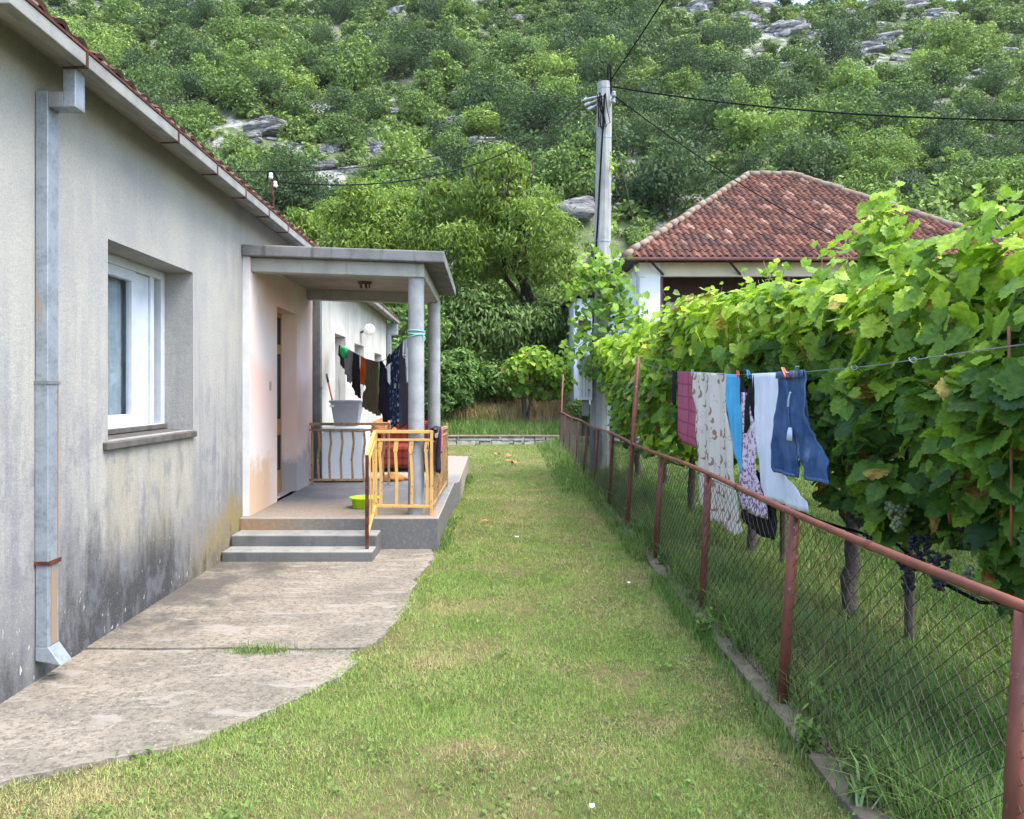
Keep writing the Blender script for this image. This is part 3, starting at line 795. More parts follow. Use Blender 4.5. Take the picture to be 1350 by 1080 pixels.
mb.add([(x, y, skew(x, 2.950)) for x, y in ((-2.399, 8.05), (-.83, 8.05), (-.83, 10.45), (-2.399, 10.45))], [(3, 2, 1, 0)])
mb.build("porch_ceiling", M['ceiling'], slab)
mb = MB()
def beam(x0, x1, y0, y1, zb):
    mb.hexa([(x0, y0, skew(x0, zb)), (x1, y0, skew(x1, zb)), (x1, y1, skew(x1, zb)), (x0, y1, skew(x0, zb)),
             (x0, y0, skew(x0, 2.951)), (x1, y0, skew(x1, 2.951)), (x1, y1, skew(x1, 2.951)), (x0, y1, skew(x0, 2.951))])
beam(PX + .0, -.645, 8.0, 8.17, 2.812)
beam(-.81, -.645, 8.1705, 10.449, 2.812)
beam(PX + .0, -.645, 10.45, 10.6, 2.812)
mb.build("porch_beam", M['beam'], slab, bevel=.008)
for (cx, cy, r_) in ((-.735, 8.105, .083), (-.705, 10.36, .083)):
    mb = MB(); mb.lathe((cx, cy, .335), [(r_ * 1.02, 0), (r_ * 1.0, .6), (r_ * .985, 2.435)], 40)
    o = mb.build("porch_column", M['column'], H, smooth=True)
mb = MB()
lx, ly, lz = -1.49, 9.55, skew(-1.49, 2.9495)
mb.lathe((lx, ly, lz), [(.0, -.035), (.075, -.035), (.085, -.0), (.0, 0)], 20)
for k in range(5):
    a = k * 2 * math.pi / 5
    mb.tube([(lx + .05 * math.cos(a), ly + .05 * math.sin(a), lz - .03), (lx + .06 * math.cos(a), ly + .06 * math.sin(a), lz - .075)], .009, 6)
mb.build("ceiling_lamp", M['lampmetal'], H)
gx, gy, gz = WX + .17, 15.3, 2.78
mb = MB(); mb.tube([(WX + .005, gy, gz - .06), (WX + .08, gy, gz - .02), (gx - .04, gy, gz)], .022, 8); lamp = mb.build("wall_lamp", M['lampmetal'], H)
mb = MB()
mb.lathe((gx, gy, gz), [(.115 * math.sin(math.pi * i / 12), -.115 * math.cos(math.pi * i / 12)) for i in range(13)], 24); mb.build("lamp_globe", M['globe'], lamp, smooth=True)

# ------------------------------------------------------------------ railings
RF = thing("porch_railing", (-.85, 8.0, .335), "yellow metal railing round the porch edge with a sloping stair rail", "railing")
zt = 1.185
mb = MB()
mb.bar((-1.15, 8.0, zt), (-.555, 8.0, zt - .004), .03, .034)
mb.bar((-1.12, 8.0, 1.10), (-.585, 8.0, 1.10), .024, .024)
mb.bar((-1.13, 8.0, .43), (-.57, 8.0, .425), .024, .03)
mb.bar((-.57, 8.0, .335), (-.57, 8.0, 1.167), .03, .03)
mb.bar((-1.135, 8.0, .335), (-1.135, 8.0, 1.167), .03, .03)
mb.build("frame", M['yellow'], RF, bevel=.003)
for x in (-1.085, -.925, -.77, -.615):
    mb = MB()
    mb.bar((x, 8.0, .445), (x + .004, 8.0, .72), .03, .012); mb.bar((x + .004, 8.0, .72), (x - .012, 8.0, .98), .03, .012); mb.bar((x - .012, 8.0, .98), (x, 8.0, 1.088), .042, .014)
    mb.build("baluster", M['yellow'], RF)
mb = MB()
mb.bar((-1.145, 7.985, zt - .004), (-1.135, 7.41, .985), .034, .034)
mb.bar((-1.14, 7.985, 1.09), (-1.135, 7.44, .90), .022, .022)
mb.bar((-1.14, 7.985, .43), (-1.135, 7.44, .235), .024, .028)
mb.build("stair_rail", M['yellow'], RF, bevel=.003)
for t in (.33, .67):
    mb = MB(); y = 7.985 - t * .55; dz = -t * .195
    mb.bar((-1.138, y, .44 + dz), (-1.13, y, .75 + dz), .012, .03); mb.bar((-1.13, y, .75 + dz), (-1.138, y, 1.085 + dz), .012, .03)
    mb.build("baluster", M['yellow'], RF)
mb = MB(); mb.bar((-1.135, 7.42, .111), (-1.135, 7.42, .99), .032, .032); mb.build("post", M['rust'], RF, bevel=.003)
mb = MB()
mb.bar((-.56, 8.02, zt - .01), (-.54, 10.35, 1.12), .034, .034); mb.bar((-.56, 8.02, 1.09), (-.54, 10.35, 1.04), .022, .022)
mb.bar((-.56, 8.02, .43), (-.54, 10.35, .41), .024, .028); mb.bar((-.535, 10.36, .335), (-.535, 10.36, 1.17), .03, .03)
mb.build("side_frame", M['oldyellow'], RF, bevel=.003)
for k in range(15):
    y = 8.17 + k * .147; mb = MB(); x = -.56 + .02 * (y - 8.02) / 2.33
    mb.bar((x, y, .43), (x + .012, y, .72), .012, .03); mb.bar((x + .012, y, .72), (x - .008, y, .95), .012, .03); mb.bar((x - .008, y, .95), (x, y, 1.06), .014, .04)
    mb.build("baluster", M['oldyellow'], RF)
RB = thing("porch_railing", (-1.85, 10.6, .335), "faded brown railing at the back of the porch before the white freezer", "railing")
Y = 10.6
mb = MB()
mb.bar((-2.395, Y, 1.15), (-1.31, Y, 1.15), .034, .036); mb.bar((-2.395, Y, 1.07), (-1.31, Y, 1.07), .022, .026); mb.bar((-2.395, Y, .40), (-1.31, Y, .40), .024, .03)
mb.bar((-2.36, Y, .335), (-2.36, Y, 1.13), .03, .03); mb.bar((-1.33, Y, .335), (-1.33, Y, 1.13), .03, .03)
mb.build("frame", M['oldyellow'], RB, bevel=.003)
for x in (-2.27, -2.12, -1.965, -1.815, -1.665, -1.515, -1.40):
    mb = MB()
    mb.bar((x, Y, .41), (x - .012, Y, .68), .03, .012); mb.bar((x - .012, Y, .68), (x + .014, Y, .9), .03, .012); mb.bar((x + .014, Y, .9), (x, Y, 1.06), .03, .014)
    mb.build("baluster", M['oldyellow'], RB)

# ------------------------------------------------------------------ things on the porch
def rbox(name, m, parent, *a, bevel=.02): return MB().box(*a).build(name, m, parent, bevel=bevel)
F = thing("chest_freezer", (-2.02, 11.2, .335), "white chest freezer behind the back porch railing", "freezer")
rbox("body", M['enamel'], F, -2.28, -1.70, 10.85, 11.45, .36, 1.03)
rbox("lid", M['enamel'], F, -2.29, -1.69, 10.84, 11.46, 1.034, 1.10)
rbox("plinth", M['blackplastic'], F, -2.26, -1.72, 10.87, 11.43, .3355, .358, bevel=.004)
B = thing("laundry_tub", (-1.98, 11.12, 1.10), "grey plastic tub standing on the white freezer", "tub")
mb = MB(); x0, y0, z0 = -1.98, 11.12, 1.101
def ring(w, d, z): return [(x0 - w, y0 - d, z), (x0 + w, y0 - d, z), (x0 + w, y0 + d, z), (x0 - w, y0 + d, z)]
rs = [ring(.155, .12, z0), ring(.205, .17, z0 + .33), ring(.225, .19, z0 + .332), ring(.225, .19, z0 + .365), ring(.198, .163, z0 + .365), ring(.15, .115, z0 + .01)]
mb.add([p for r_ in rs for p in r_], [(3, 2, 1, 0)] + [(i * 4 + k, i * 4 + (k + 1) % 4, (i + 1) * 4 + (k + 1) % 4, (i + 1) * 4 + k) for i in range(5) for k in range(4)] + [(20, 21, 22, 23)])
mb.build("tub_body", M['greyplastic'], B, bevel=.012)
rbox("handle", M['enamel'], B, -2.19, -2.13, 10.918, 10.934, 1.37, 1.40, bevel=.004)
BR = thing("broom", (-2.12, 11.2, 1.13), "red handled broom with a black tip leaning out of the grey tub", "broom")
MB().tube([(-2.13, 11.18, 1.13), (-2.285, 11.30, 1.72)], .013, 8).build("handle", M['redplastic'], BR, smooth=True)
MB().tube([(-2.285, 11.30, 1.72), (-2.315, 11.325, 1.84)], .016, 8).build("handle_tip", M['blackplastic'], BR, smooth=True)
S = thing("armchair", (-1.32, 12.6, .335), "red plaid covered armchair at the far end of the porch", "armchair")
rbox("seat", M['plaid'], S, -1.72, -.95, 12.2, 12.95, .40, .74, bevel=.05)
rbox("armrest", M['plaid'], S, -1.86, -1.725, 12.2, 12.95, .40, .93, bevel=.05); rbox("armrest", M['plaid'], S, -.945, -.81, 12.2, 12.95, .40, .93, bevel=.05)
rbox("backrest", M['plaid'], S, -1.86, -.81, 12.955, 13.15, .40, 1.1, bevel=.05)
for lx, ly in ((-1.8, 12.3), (-.87, 12.3), (-1.8, 13.05), (-.87, 13.05)): rbox("leg", M['brown_wood'], S, lx - .03, lx + .03, ly - .03, ly + .03, .3355, .399, bevel=.005)
rng = random.Random(3)
def lump(name, c, rx, ry, rz, m, label, cat, seed=1, amp=.35):
    mb = MB(); N_, Q = 22, 12; vs = []
    for i in range(Q + 1):
        th = math.pi * i / Q
        for k in range(N_):
            a = 2 * math.pi * k / N_
            d = Vector((math.sin(th) * math.cos(a), math.sin(th) * math.sin(a), math.cos(th)))
            f = 1 + amp * mnoise.noise(d * 2.3 + Vector((seed, 0, 0))) + amp * .5 * mnoise.noise(d * 5 + Vector((seed, 4, 0)))
            vs.append((c[0] + d.x * rx * f, c[1] + d.y * ry * f, max(c[2] + d.z * rz * f, c[2] - rz * .5)))
    mb.add(vs, [(i * N_ + k, i * N_ + (k + 1) % N_, (i + 1) * N_ + (k + 1) % N_, (i + 1) * N_ + k) for i in range(Q) for k in range(N_)])
    mb.uv = [(v[0] * 2, v[1] * 2 + v[2]) for v in vs]
    o = mb.build(name, m, None, org=(c[0], c[1], c[2] - rz * .5), smooth=True)
    return tag(o, label, cat)
lump("folded_blanket", (-1.66, 12.5, .99), .20, .2, .16, M['c_rust'], "rust brown blanket bundled on the plaid armchair's arm", "blanket", 5, .25)
lump("floor_cloth", (-1.33, 11.05, .37), .17, .13, .07, M['c_rust'], "orange cloth dropped on the porch floor behind the yellow railing", "cloth", 9, .6)
WB = thing("wash_basin", (-1.33, 8.52, .335), "lime green plastic basin on the porch floor above the steps", "basin")
MB().lathe((-1.33, 8.52, .3355), [(0, 0), (.115, 0), (.122, .004), (.15, .105), (.168, .108), (.168, .116), (.146, .116), (.116, .012), (0, .012)], 36).build("bowl", M['limeplastic'], WB, smooth=True)

# ------------------------------------------------------------------ cloth hung on lines
def interp(tab, t):
    for (a, va), (b, vb) in zip(tab, tab[1:]):
        if t <= b: return va + (vb - va) * max(0, min(1, (t - a) / (b - a)))
    return tab[-1][1]

def garment(mb, line, pieces, nrm, amp=.02, nf=3, seed=0, nu=26, step=.03, wob=.004, uvo=None):
    """line(s) -> point; pieces: lists of rows (drop, s_left, s_right); folds grow downwards"""
    nrm = Vector(nrm)
    if mb.uv is None: mb.uv = []
    for rows in pieces:
        v0, v1 = rows[0][0], rows[-1][0]
        nv = max(2, int((v1 - v0) / step))
        L = [(r_[0], r_[1]) for r_ in rows]; Rr = [(r_[0], r_[2]) for r_ in rows]
        vs = []
        for j in range(nv + 1):
            v = v0 + (v1 - v0) * j / nv
            a, b_ = interp(L, v), interp(Rr, v)
            for i in range(nu + 1):
                s_ = a + (b_ - a) * i / nu
                p = line(s_)
                g = min(1, .25 + v / .35)
                f = amp * g * (math.sin(s_ * 2 * math.pi * nf + seed + .6 * math.sin(v * 2.2 + seed)) + .55 * math.sin(s_ * 2 * math.pi * nf * 2.3 + seed * 2 + v * 1.1) + .3 * math.sin(s_ * 2 * math.pi * nf * 5.1 + seed * 3 - v * 1.5))
                f += wob * 2 * mnoise.noise(Vector((s_ * 7, v * 3, seed))) + wob * mnoise.noise(Vector((s_ * 22, v * 12, seed + 4)))
                vs.append(Vector((p[0], p[1], p[2] - v)) + nrm * f)
                mb.uv.append((s_, v))
        mb.add(vs, [(j * (nu + 1) + i, j * (nu + 1) + i + 1, (j + 1) * (nu + 1) + i + 1, (j + 1) * (nu + 1) + i) for j in range(nv) for i in range(nu)])
    return mb

# porch line, from the house wall to the front column
LA, LB = Vector((-2.45, 12.6, 0)), Vector((-.77, 8.19, 0))
ZT = [(0, 2.37), (.315, 2.155), (.5, 2.02), (.652, 1.95), (.7555, 1.968), (.87, 2.10), (1, 2.2)]
LEN = (LB - LA).length
def pline(s):
    t = s / LEN; p = LA + (LB - LA) * t
    return (p.x, p.y, interp(ZT, min(1, max(0, t))))
def p_at(px):   # distance along the porch line where it is seen at this column of the photograph
    k = (px - 643) / 1040
    return LEN * ((k * LA.y - LA.x) / ((LB.x - LA.x) - k * (LB.y - LA.y)))
mb = MB(); mb.tube([pline(LEN * i / 24) for i in range(25)], .004, 5)
tag(mb.build("clothesline", M['grey_cable'], org=(-1.6, 10.4, 2.0)), "thin clothesline sagging from the porch column to the rear house wall", "clothesline")
pn = Vector((LB - LA).cross(Vector((0, 0, 1)))).normalized()
def pg(name, m, rows, label, cat, seed, amp=.012, nf=5, solid=.006, more=None):
    mb = garment(MB(), pline, [rows] + (more or []), pn, amp, nf, seed, nu=16, step=.03)
    c = pline((rows[0][1] + rows[0][2]) / 2)
    o = mb.build(name, m, None, org=c, smooth=True, solid=solid)
    return tag(o, label, cat, "laundry on the porch line")
a = p_at
pg("shorts", M['c_black'], [(.0, a(447), a(452)), (.12, a(446), a(455)), (.32, a(451), a(456))], "black shorts at the wall end of the porch line", "shorts", 1)
pg("shirt", M['c_grey'], [(.0, a(453), a(465.5)), (.25, a(452.5), a(465)), (.4, a(457), a(465)), (.47, a(459), a(463))], "grey shirt beside black shorts on the porch line", "shirt", 2)
pg("cloth", M['c_green'], [(.0, a(451), a(458)), (.06, a(450.5), a(459)), (.14, a(453), a(458))], "small bright green cloth pegged over the grey shirt", "cloth", 3, solid=.07)
pg("shirt", M['c_black'], [(.0, a(466), a(474)), (.3, a(466), a(474.5)), (.45, a(465), a(475)), (.58, a(468), a(475))], "black shirt between the grey shirt and the orange top", "shirt", 4)
pg("top", M['c_orange'], [(.0, a(475), a(482)), (.2, a(474.5), a(482.5)), (.37, a(476), a(481))], "small orange top on the porch line", "top", 5)
pg("shirt", M['c_olive'], [(.0, a(483), a(499)), (.3, a(482), a(499.5)), (.5, a(480), a(500)), (.66, a(478.5), a(501))], "olive green sleeveless shirt on the porch line", "shirt", 6, amp=.018)
pg("dress", M['c_navy'], [(.0, a(500.5), a(504)), (.08, a(500.5), a(508)), (.35, a(501), a(514)), (.60, a(501.5), a(514)), (.74, a(506), a(513.5))], "black dress hanging next to the olive shirt", "dress", 7,
   more=[[(-.03, a(511), a(514)), (.08, a(508), a(514))]])
pg("leggings", M['blueprint'], [(.0, a(515), a(526)), (.5, a(514.5), a(526.5)), (.86, a(515), a(525))], "blue and white printed leggings on the porch line", "leggings", 8)
pg("trousers", M['c_charcoal'], [(.0, a(527.5), a(537)), (.5, a(527), a(538)), (.92, a(528.5), a(537))], "charcoal trousers beside the front porch column", "trousers", 9)
pg("shirt", M['c_white'], [(.0, a(533), a(540)), (.14, a(531.5), a(541)), (.2, a(535), a(541)), (.48, a(535.5), a(540))], "white shirt half hidden behind the front porch column", "shirt", 10)
# a rope tied round the front column
mb = MB()
for k, (dz, tilt) in enumerate(((0, .02), (.022, -.015), (.04, .01))):
    mb.tube([(-.735 + .088 * math.cos(q * math.pi / 12), 8.105 + .088 * math.sin(q * math.pi / 12), 2.165 + dz + tilt * math.cos(q * math.pi / 12 + k)) for q in range(25)], .006, 5, cap=False)
mb.tube([(-.66, 8.06, 2.17), (-.64, 8.05, 2.14), (-.645, 8.05, 2.11)], .005, 5)
tag(mb.build("rope", M['c_teal'], org=(-.735, 8.105, 2.165)), "pale teal rope tied round the front porch column", "rope")
# shirts thrown over the corner of the railing
def drape(name, m, y0, y1, drop_out, drop_in, label, seed, x=-.548, zt_=1.205):
    mb = MB(); vs = []; nu, prof = 14, []
    for i in range(15): prof.append((.035 + .02 * i / 14, -drop_out * (1 - i / 14)))
    for q in range(1, 6): an = math.pi * q / 6; prof.append((.035 * math.cos(an), .018 * math.sin(an)))
    for i in range(10): prof.append((-.035 - .01 * i / 9, -drop_in * i / 9))
    mb.uv = []
    for j, (dx_, dz) in enumerate(prof):
        for i in range(nu + 1):
            t = i / nu; y = y0 + (y1 - y0) * t + .02 * mnoise.noise(Vector((dz * 5, t * 3, seed)))
            r_ = .03 * mnoise.noise(Vector((t * 5, dz * 3, seed))) * min(1, abs(dz) * 6) + .012 * math.sin(t * 15 + seed) * min(1, abs(dz) * 5)
            lz = dz * (1 + .25 * mnoise.noise(Vector((t * 4, 0, seed))))
            vs.append((x + dx_ + (r_ if dx_ > 0 else -r_), y, zt_ + lz)); mb.uv.append((y, dz))
    mb.add(vs, [(j * (nu + 1) + i, j * (nu + 1) + i + 1, (j + 1) * (nu + 1) + i + 1, (j + 1) * (nu + 1) + i) for j in range(len(prof) - 1) for i in range(nu)])
    return tag(mb.build(name, m, None, org=(x, (y0 + y1) / 2, zt_), smooth=True, solid=.008), label, "garment", "clothes over the porch railing")
drape("shirt", M['c_purple'], 7.99, 8.38, .44, .2, "dark purple shirt thrown over the corner of the yellow railing", 2)
drape("top", M['c_pink'], 8.40, 8.56, .25, .12, "pink top lying over the railing behind the dark purple shirt", 6, x=-.546, zt_=1.19)

# ------------------------------------------------------------------ insulator bracket on the roof edge
IB = thing("insulator_bracket", (-2.35, 8.6, 3.4), "rusty wire bracket with white insulators on the roof edge", "bracket")
def px3(px, py, Y): return Vector(((px - 643) / 1040 * Y, Y, 1.6 - (py - 515) / 1040 * Y))
MB().tube([px3(361, 300, 8.8), px3(360, 262, 8.8), px3(358, 240, 8.8)], .014, 8).build("post", M['rust'], IB)
for (qx, qy, ang) in ((357, 232, 0), (363, 243, 1)):
    c = px3(qx, qy, 8.8); mb = MB()
    mb.lathe(c, [(.0, -.038), (.02, -.035), (.026, -.01), (.016, .0), (.024, .012), (.02, .03), (.0, .036)], 14); mb.build("insulator", M['porcelain'], IB, smooth=True)
mb = MB(); mb.tube([px3(352, 238, 8.8), px3(354, 226, 8.8), px3(360, 226, 8.8), px3(366, 236, 8.8), px3(362, 250, 8.8)], .012, 6); mb.build("wire_loop", M['black_cable'], IB)
# ------------------------------------------------------------------ ground, hill
def in_poly(px, py, poly):
    px = np.asarray(px); py = np.asarray(py); ins = np.zeros(px.shape, bool)
    n = len(poly)
    for i in range(n):
        x0, y0 = poly[i]; x1, y1 = poly[(i + 1) % n]
        if y0 == y1: continue
        c = ((y0 > py) != (y1 > py)) & (px < (x1 - x0) * (py - y0) / (y1 - y0) + x0)
        ins ^= c
    return ins
def gp(px, py): Y = 1.6 * 1040 / (py - 515); return ((px - 643) / 1040 * Y, Y)

def hill_z(x, y):
    """height of the land behind the garden: a low terrace, then the mountainside"""
    t = max(0.0, (y - 23.8)); z = .22 + .13 * min(t, 10)
    if y > 34:
        d = y - 34
        ss = lambda a_, b_: max(0.0, min(1.0, (x - a_) / (b_ - a_)))
        crest = 152 + 5 * mnoise.noise(Vector((x * .03, 3.1, 0))) - 21 * ss(22, 44) * (1 - ss(82, 98))
        dd = min(d, crest - 34)
        z += .655 * dd * min(1, .55 + d / 26)
        if y > crest: z -= .25 * (y - crest)
        z += (2.2 * mnoise.noise(Vector((x * .045, y * .045, 0))) + 1.0 * mnoise.noise(Vector((x * .12, y * .12, 5)))) * min(1, d / 14)
    z += .06 * mnoise.noise(Vector((x * .6, y * .6, 2)))
    return z

mb = MB()
nx, ny = 150, 150
ys = [23.72 + 16.3 * (i / 40) for i in range(40)] + [40 + 170 * ((i - 40) / 110) ** 1.15 for i in range(40, ny + 1)]
xsl = [-170 + 340 * k / nx for k in range(nx + 1)]
mb.add([(x, y, hill_z(x, y)) for y in ys for x in xsl], [(j * (nx + 1) + i, j * (nx + 1) + i + 1, (j + 1) * (nx + 1) + i + 1, (j + 1) * (nx + 1) + i) for j in range(len(ys) - 1) for i in range(nx)])
tag(mb.build("hillside", M['hill'], smooth=True), kind="structure")
mb = MB()
def g_z(x, y): return .02 * mnoise.noise(Vector((x * .5, y * .5, 0))) - .012
gx = [-300, -60, -12, -6] + [-3 + .3 * i for i in range(60)] + [16, 20, 60, 300]; gyv = [-200, -40, -8] + [-2 + .4 * i for i in range(65)] + [23.95]
mb.add([(x, y, g_z(x, y) if abs(x) < 18 and -3 < y else -.02) for y in gyv for x in gx],
       [(j * len(gx) + i, j * len(gx) + i + 1, (j + 1) * len(gx) + i + 1, (j + 1) * len(gx) + i) for j in range(len(gyv) - 1) for i in range(len(gx) - 1)])
tag(mb.build("ground", M['earth'], smooth=True), kind="structure")

PAVE = [gp(*p) for p in ((0, 1034), (90, 1015), (170, 1000), (225, 988), (275, 973), (310, 960), (345, 944), (400, 921), (430, 905), (452, 892), (468, 876), (463, 866), (480, 856),
        (505, 842), (525, 822), (540, 800), (546, 780), (549, 765), (560, 752), (572, 738))]
PAVE_IN = [(-3.6, 2.2)] + PAVE + [(-.49, 7.86), (-2.6, 7.86)]
PAVE_IN[1:1] = [(-2.6, 2.35), (-2.4, 2.9)]
PAVE_IN = [(-3.6, 2.2), (-2.45, 2.75)] + PAVE + [(-.55, 7.9), (-3.6, 7.9)]
# jagged edge, two slabs with a joint
def jag(poly, amp=.03, step=.03):
    out = []
    for i in range(len(poly)):
        a, b_ = Vector(poly[i]), Vector(poly[(i + 1) % len(poly)]); n = max(1, int((b_ - a).length / step))
        for k in range(n):
            p = a + (b_ - a) * k / n
            out.append((p.x + amp * (mnoise.noise(Vector((p.x * 6, p.y * 6, 1))) + .5 * mnoise.noise(Vector((p.x * 21, p.y * 21, 1)))), p.y + amp * (mnoise.noise(Vector((p.x * 6, p.y * 6, 7))) + .5 * mnoise.noise(Vector((p.x * 21, p.y * 21, 7))))))
    return out
jy = 4.84
def clip(poly, lo):
    out = []
    n = len(poly)
    for i in range(n):
        a, b_ = poly[i], poly[(i + 1) % n]
        fa = (a[1] - jy) * (1 if lo else -1); fb = (b_[1] - jy) * (1 if lo else -1)
        if fa <= 0: out.append(a)
        if (fa < 0) != (fb < 0):
            t = (jy - a[1]) / (b_[1] - a[1]); out.append((a[0] + t * (b_[0] - a[0]), jy))
    return out
for lo, nm in ((True, 'near'), (False, 'far')):
    P = clip(jag(PAVE_IN), lo)
    Q_ = []
    for a_, b_ in zip(P, P[1:] + P[:1]):
        Q_.append(a_)
        if abs(a_[1] - jy) < 1e-6 and abs(b_[1] - jy) < 1e-6: Q_ += [(a_[0] + (b_[0] - a_[0]) * k / 40, jy) for k in range(1, 40)]
    P = Q_
    P = [(x, y + ((-.006 if lo else .006) + .03 * mnoise.noise(Vector((x * 2.2, 0, 0))) + .008 * mnoise.noise(Vector((x * 11, 0, 0))) if abs(y - jy) < 1e-6 else 0)) for x, y in P]
    mb = MB(); n = len(P)
    zt_ = .012 if lo else .02
    mb.add([(x, y, -.06) for x, y in P] + [(x, y, zt_) for x, y in P], [tuple(range(n, 2 * n))] + [(i, (i + 1) % n, n + (i + 1) % n, n + i) for i in range(n)])
    me_o = mb.build("pavement", M['pavement'])
    tag(me_o, kind="structure")

# kerb under the fence
FX = lambda y: 1.42 + .0268 * y
mb = MB()
ks = [i * .12 for i in range(4, 180)]
vs = []
for y in ks:
    x = FX(y) - .055; e = .02 * mnoise.noise(Vector((y * 2.2, 0, 0))); h = .05 + .018 * mnoise.noise(Vector((y * 3, 4, 0)))
    h -= .04 * max(0, mnoise.noise(Vector((y * .8, 9, 0))))
    vs += [(x - .085 + e, y, -.08), (x - .075 + e, y, h - .012), (x - .055 + e, y, h), (x + .06 + e * .5, y, h + .004), (x + .075, y, h - .01), (x + .08, y, -.08)]
mb.add(vs, [(j * 6 + k, j * 6 + k + 1, (j + 1) * 6 + k + 1, (j + 1) * 6 + k) for j in range(len(ks) - 1) for k in range(5)])
tag(mb.build("kerb", M['kerb'], smooth=False), kind="structure")

# ------------------------------------------------------------------ chain-link fence
FE = thing("chain_link_fence", (FX(8), 8, 0), "rusty red chain link fence along the lawn, its posts leaning", "fence")
PY = [2.17, 3.92, 5.62, 7.34, 9.05, 10.8, 12.55, 14.3, 16.1, 17.9, 19.7, 21.35]
def rail_z(y): return 1.0 + .012 * math.sin(y * 1.3)
for i, y in enumerate(PY):
    x = FX(y); tall = {4: 1.99, 11: 2.15}.get(i)
    top = tall or rail_z(y) - .012
    ln = .055 + .012 * math.sin(i * 2.1)
    mb = MB(); r_ = .0265 if i < 6 else .024
    mb.tube([(x - ln - .002, y, -.05), (x - ln * .5, y, .5), (x + (0 if not tall else ln * (top - 1)), y, top)], r_, 14)
    mb.build("post", M['redpaint'], FE, smooth=True)
mb = MB()
mb.tube([(FX(y), y, rail_z(y)) for y in [1.0 + .25 * k for k in range(83)]], .0175, 12)
mb.build("rail", M['railpaint'], FE, smooth=True)
for y in (3.1, 4.9, 6.6, 8.4):
    MB().tube([(FX(y - .02), y - .02, rail_z(y)), (FX(y + .02), y + .02, rail_z(y))], .0205, 12).build("rail_joint", M['redpaint'], FE)
# woven wire: zigzag wires locked into each other, hexagonal look
mb = MB()
cw, ch = .046, .038
def wire(pts, r_): mb.tube(pts, r_, 3, cap=False)
y = 1.3; k = 0
def mesh_x(y, z): return FX(y) - .05 * (1 - z) + .012 * mnoise.noise(Vector((y * 1.4, z * 2, 3))) - .006
while y < 21.3:
    nz = 25; k += 1
    far = y > 9
    pts = []
    for j in range(nz + 1):
        z = .05 + (rail_z(y) - .02 - .05) * j / nz
        yy = y + (cw * 1.03 if (j + k) % 2 else -cw * .03)
        yy += .012 * mnoise.noise(Vector((yy * 2, z * 4, 0)))
        pts.append((mesh_x(yy, z) + (.0025 if (j + k) % 2 else -.0025), yy, z))
    wire(pts, .0019 if not far else .0022)
    y += cw
for z in (.98, .06):
    wire([(mesh_x(1 + .3 * q, z), 1 + .3 * q, z) for q in range(68)], .002)
mb.build("wire_mesh", M['wire'], FE)

# ------------------------------------------------------------------ utility pole, its box and the wires
UP = thing("utility_pole", (2.12, 15, 0), "tall grey concrete utility pole rising out of the vines", "pole")
PB, PT = Vector((2.115, 15, -.1)), Vector((2.225, 15, 7.45))
MB().tube([PB, PB.lerp(PT, .5), PT], [.19, .162, .138], 10).build("shaft", M['pole'], UP)
for t in (.985, .86, .60):
    c = PB.lerp(PT, t); MB().tube([c - Vector((0, 0, .012)), c + Vector((0, 0, .012))], .193 - .05 * t, 12).build("band", M['galv'], UP)
mb = MB()
top = Vector((2.24, 14.9, 7.45))
mb.tube([top + Vector((.03, 0, -.3)), top + Vector((.03, 0, .25)), top + Vector((.05, 0, .33)), top + Vector((.08, 0, .28)), top + Vector((.09, 0, -.25))], .02, 8)
mb.build("riser_cable", M['black_cable'], UP, smooth=True)
for dz, e in ((.0, -.42), (-.08, -.36), (-.16, -.30)):
    mb = MB()
    mb.tube([top + Vector((-.02, -.03, -.28 + dz * .6)), top + Vector((e, -.05, -.37 + dz))], .018, 6)
    mb.tube([top + Vector((e * .9, -.05, -.36 + dz)), top + Vector((e - .06, -.05, -.40 + dz))], .032, 8)
    mb.build("dead_end_clamp", M['galv'], UP)
mb = MB(); rr = random.Random(4)
for k in range(9):
    a_ = top + Vector((rr.uniform(-.2, -.02), -.1, -.3 + rr.uniform(-.05, .05)))
    mb.tube([a_, a_ + Vector((rr.uniform(-.05, .05), 0, -.28)), a_ + Vector((rr.uniform(-.03, .12), 0, -.55)), top + Vector((-.1, -.1, -.9 - .2 * rr.random()))], .009, 5)
mb.build("hanging_leads", M['black_cable'], UP)
for k in range(2):
    c = top + Vector((.12, -.12 + k * .05, -.3 - .1 * k)); mb = MB()
    mb.lathe(c, [(0, -.06), (.035, -.05), (.05, -.02), (.03, 0), (.045, .02), (.035, .05), (0, .06)], 12); mb.build("insulator", M['galv'], UP, smooth=True)
mb = MB(); mb.tube([top + Vector((-.05, -.13, -.3)), PB.lerp(PT, .5) + Vector((-.15, -.06, 0)), PB.lerp(PT, .3) + Vector((-.17, -.05, 0))], .018, 6); mb.build("down_cable", M['black_cable'], UP)
BX = thing("meter_box", (1.84, 14.85, 1.4), "light grey electric meter box fixed to the utility pole", "meter box")
MB().box(1.70, 1.955, 14.74, 14.98, 1.42, 2.22).build("box", M['meterbox'], BX, bevel=.012)
for xx in (1.76, 1.82, 1.88): MB().box(xx, xx + .01, 14.732, 14.739, 1.48, 2.16).build("groove", M['galv'], BX)
MB().box(1.69, 1.965, 14.72, 15.0, 2.2205, 2.25).build("box_roof", M['meterbox'], BX, bevel=.006)
MB().box(1.78, 1.9, 14.8, 14.95, 1.12, 1.4195).build("cable_box", M['galv_dark'], BX, bevel=.006)

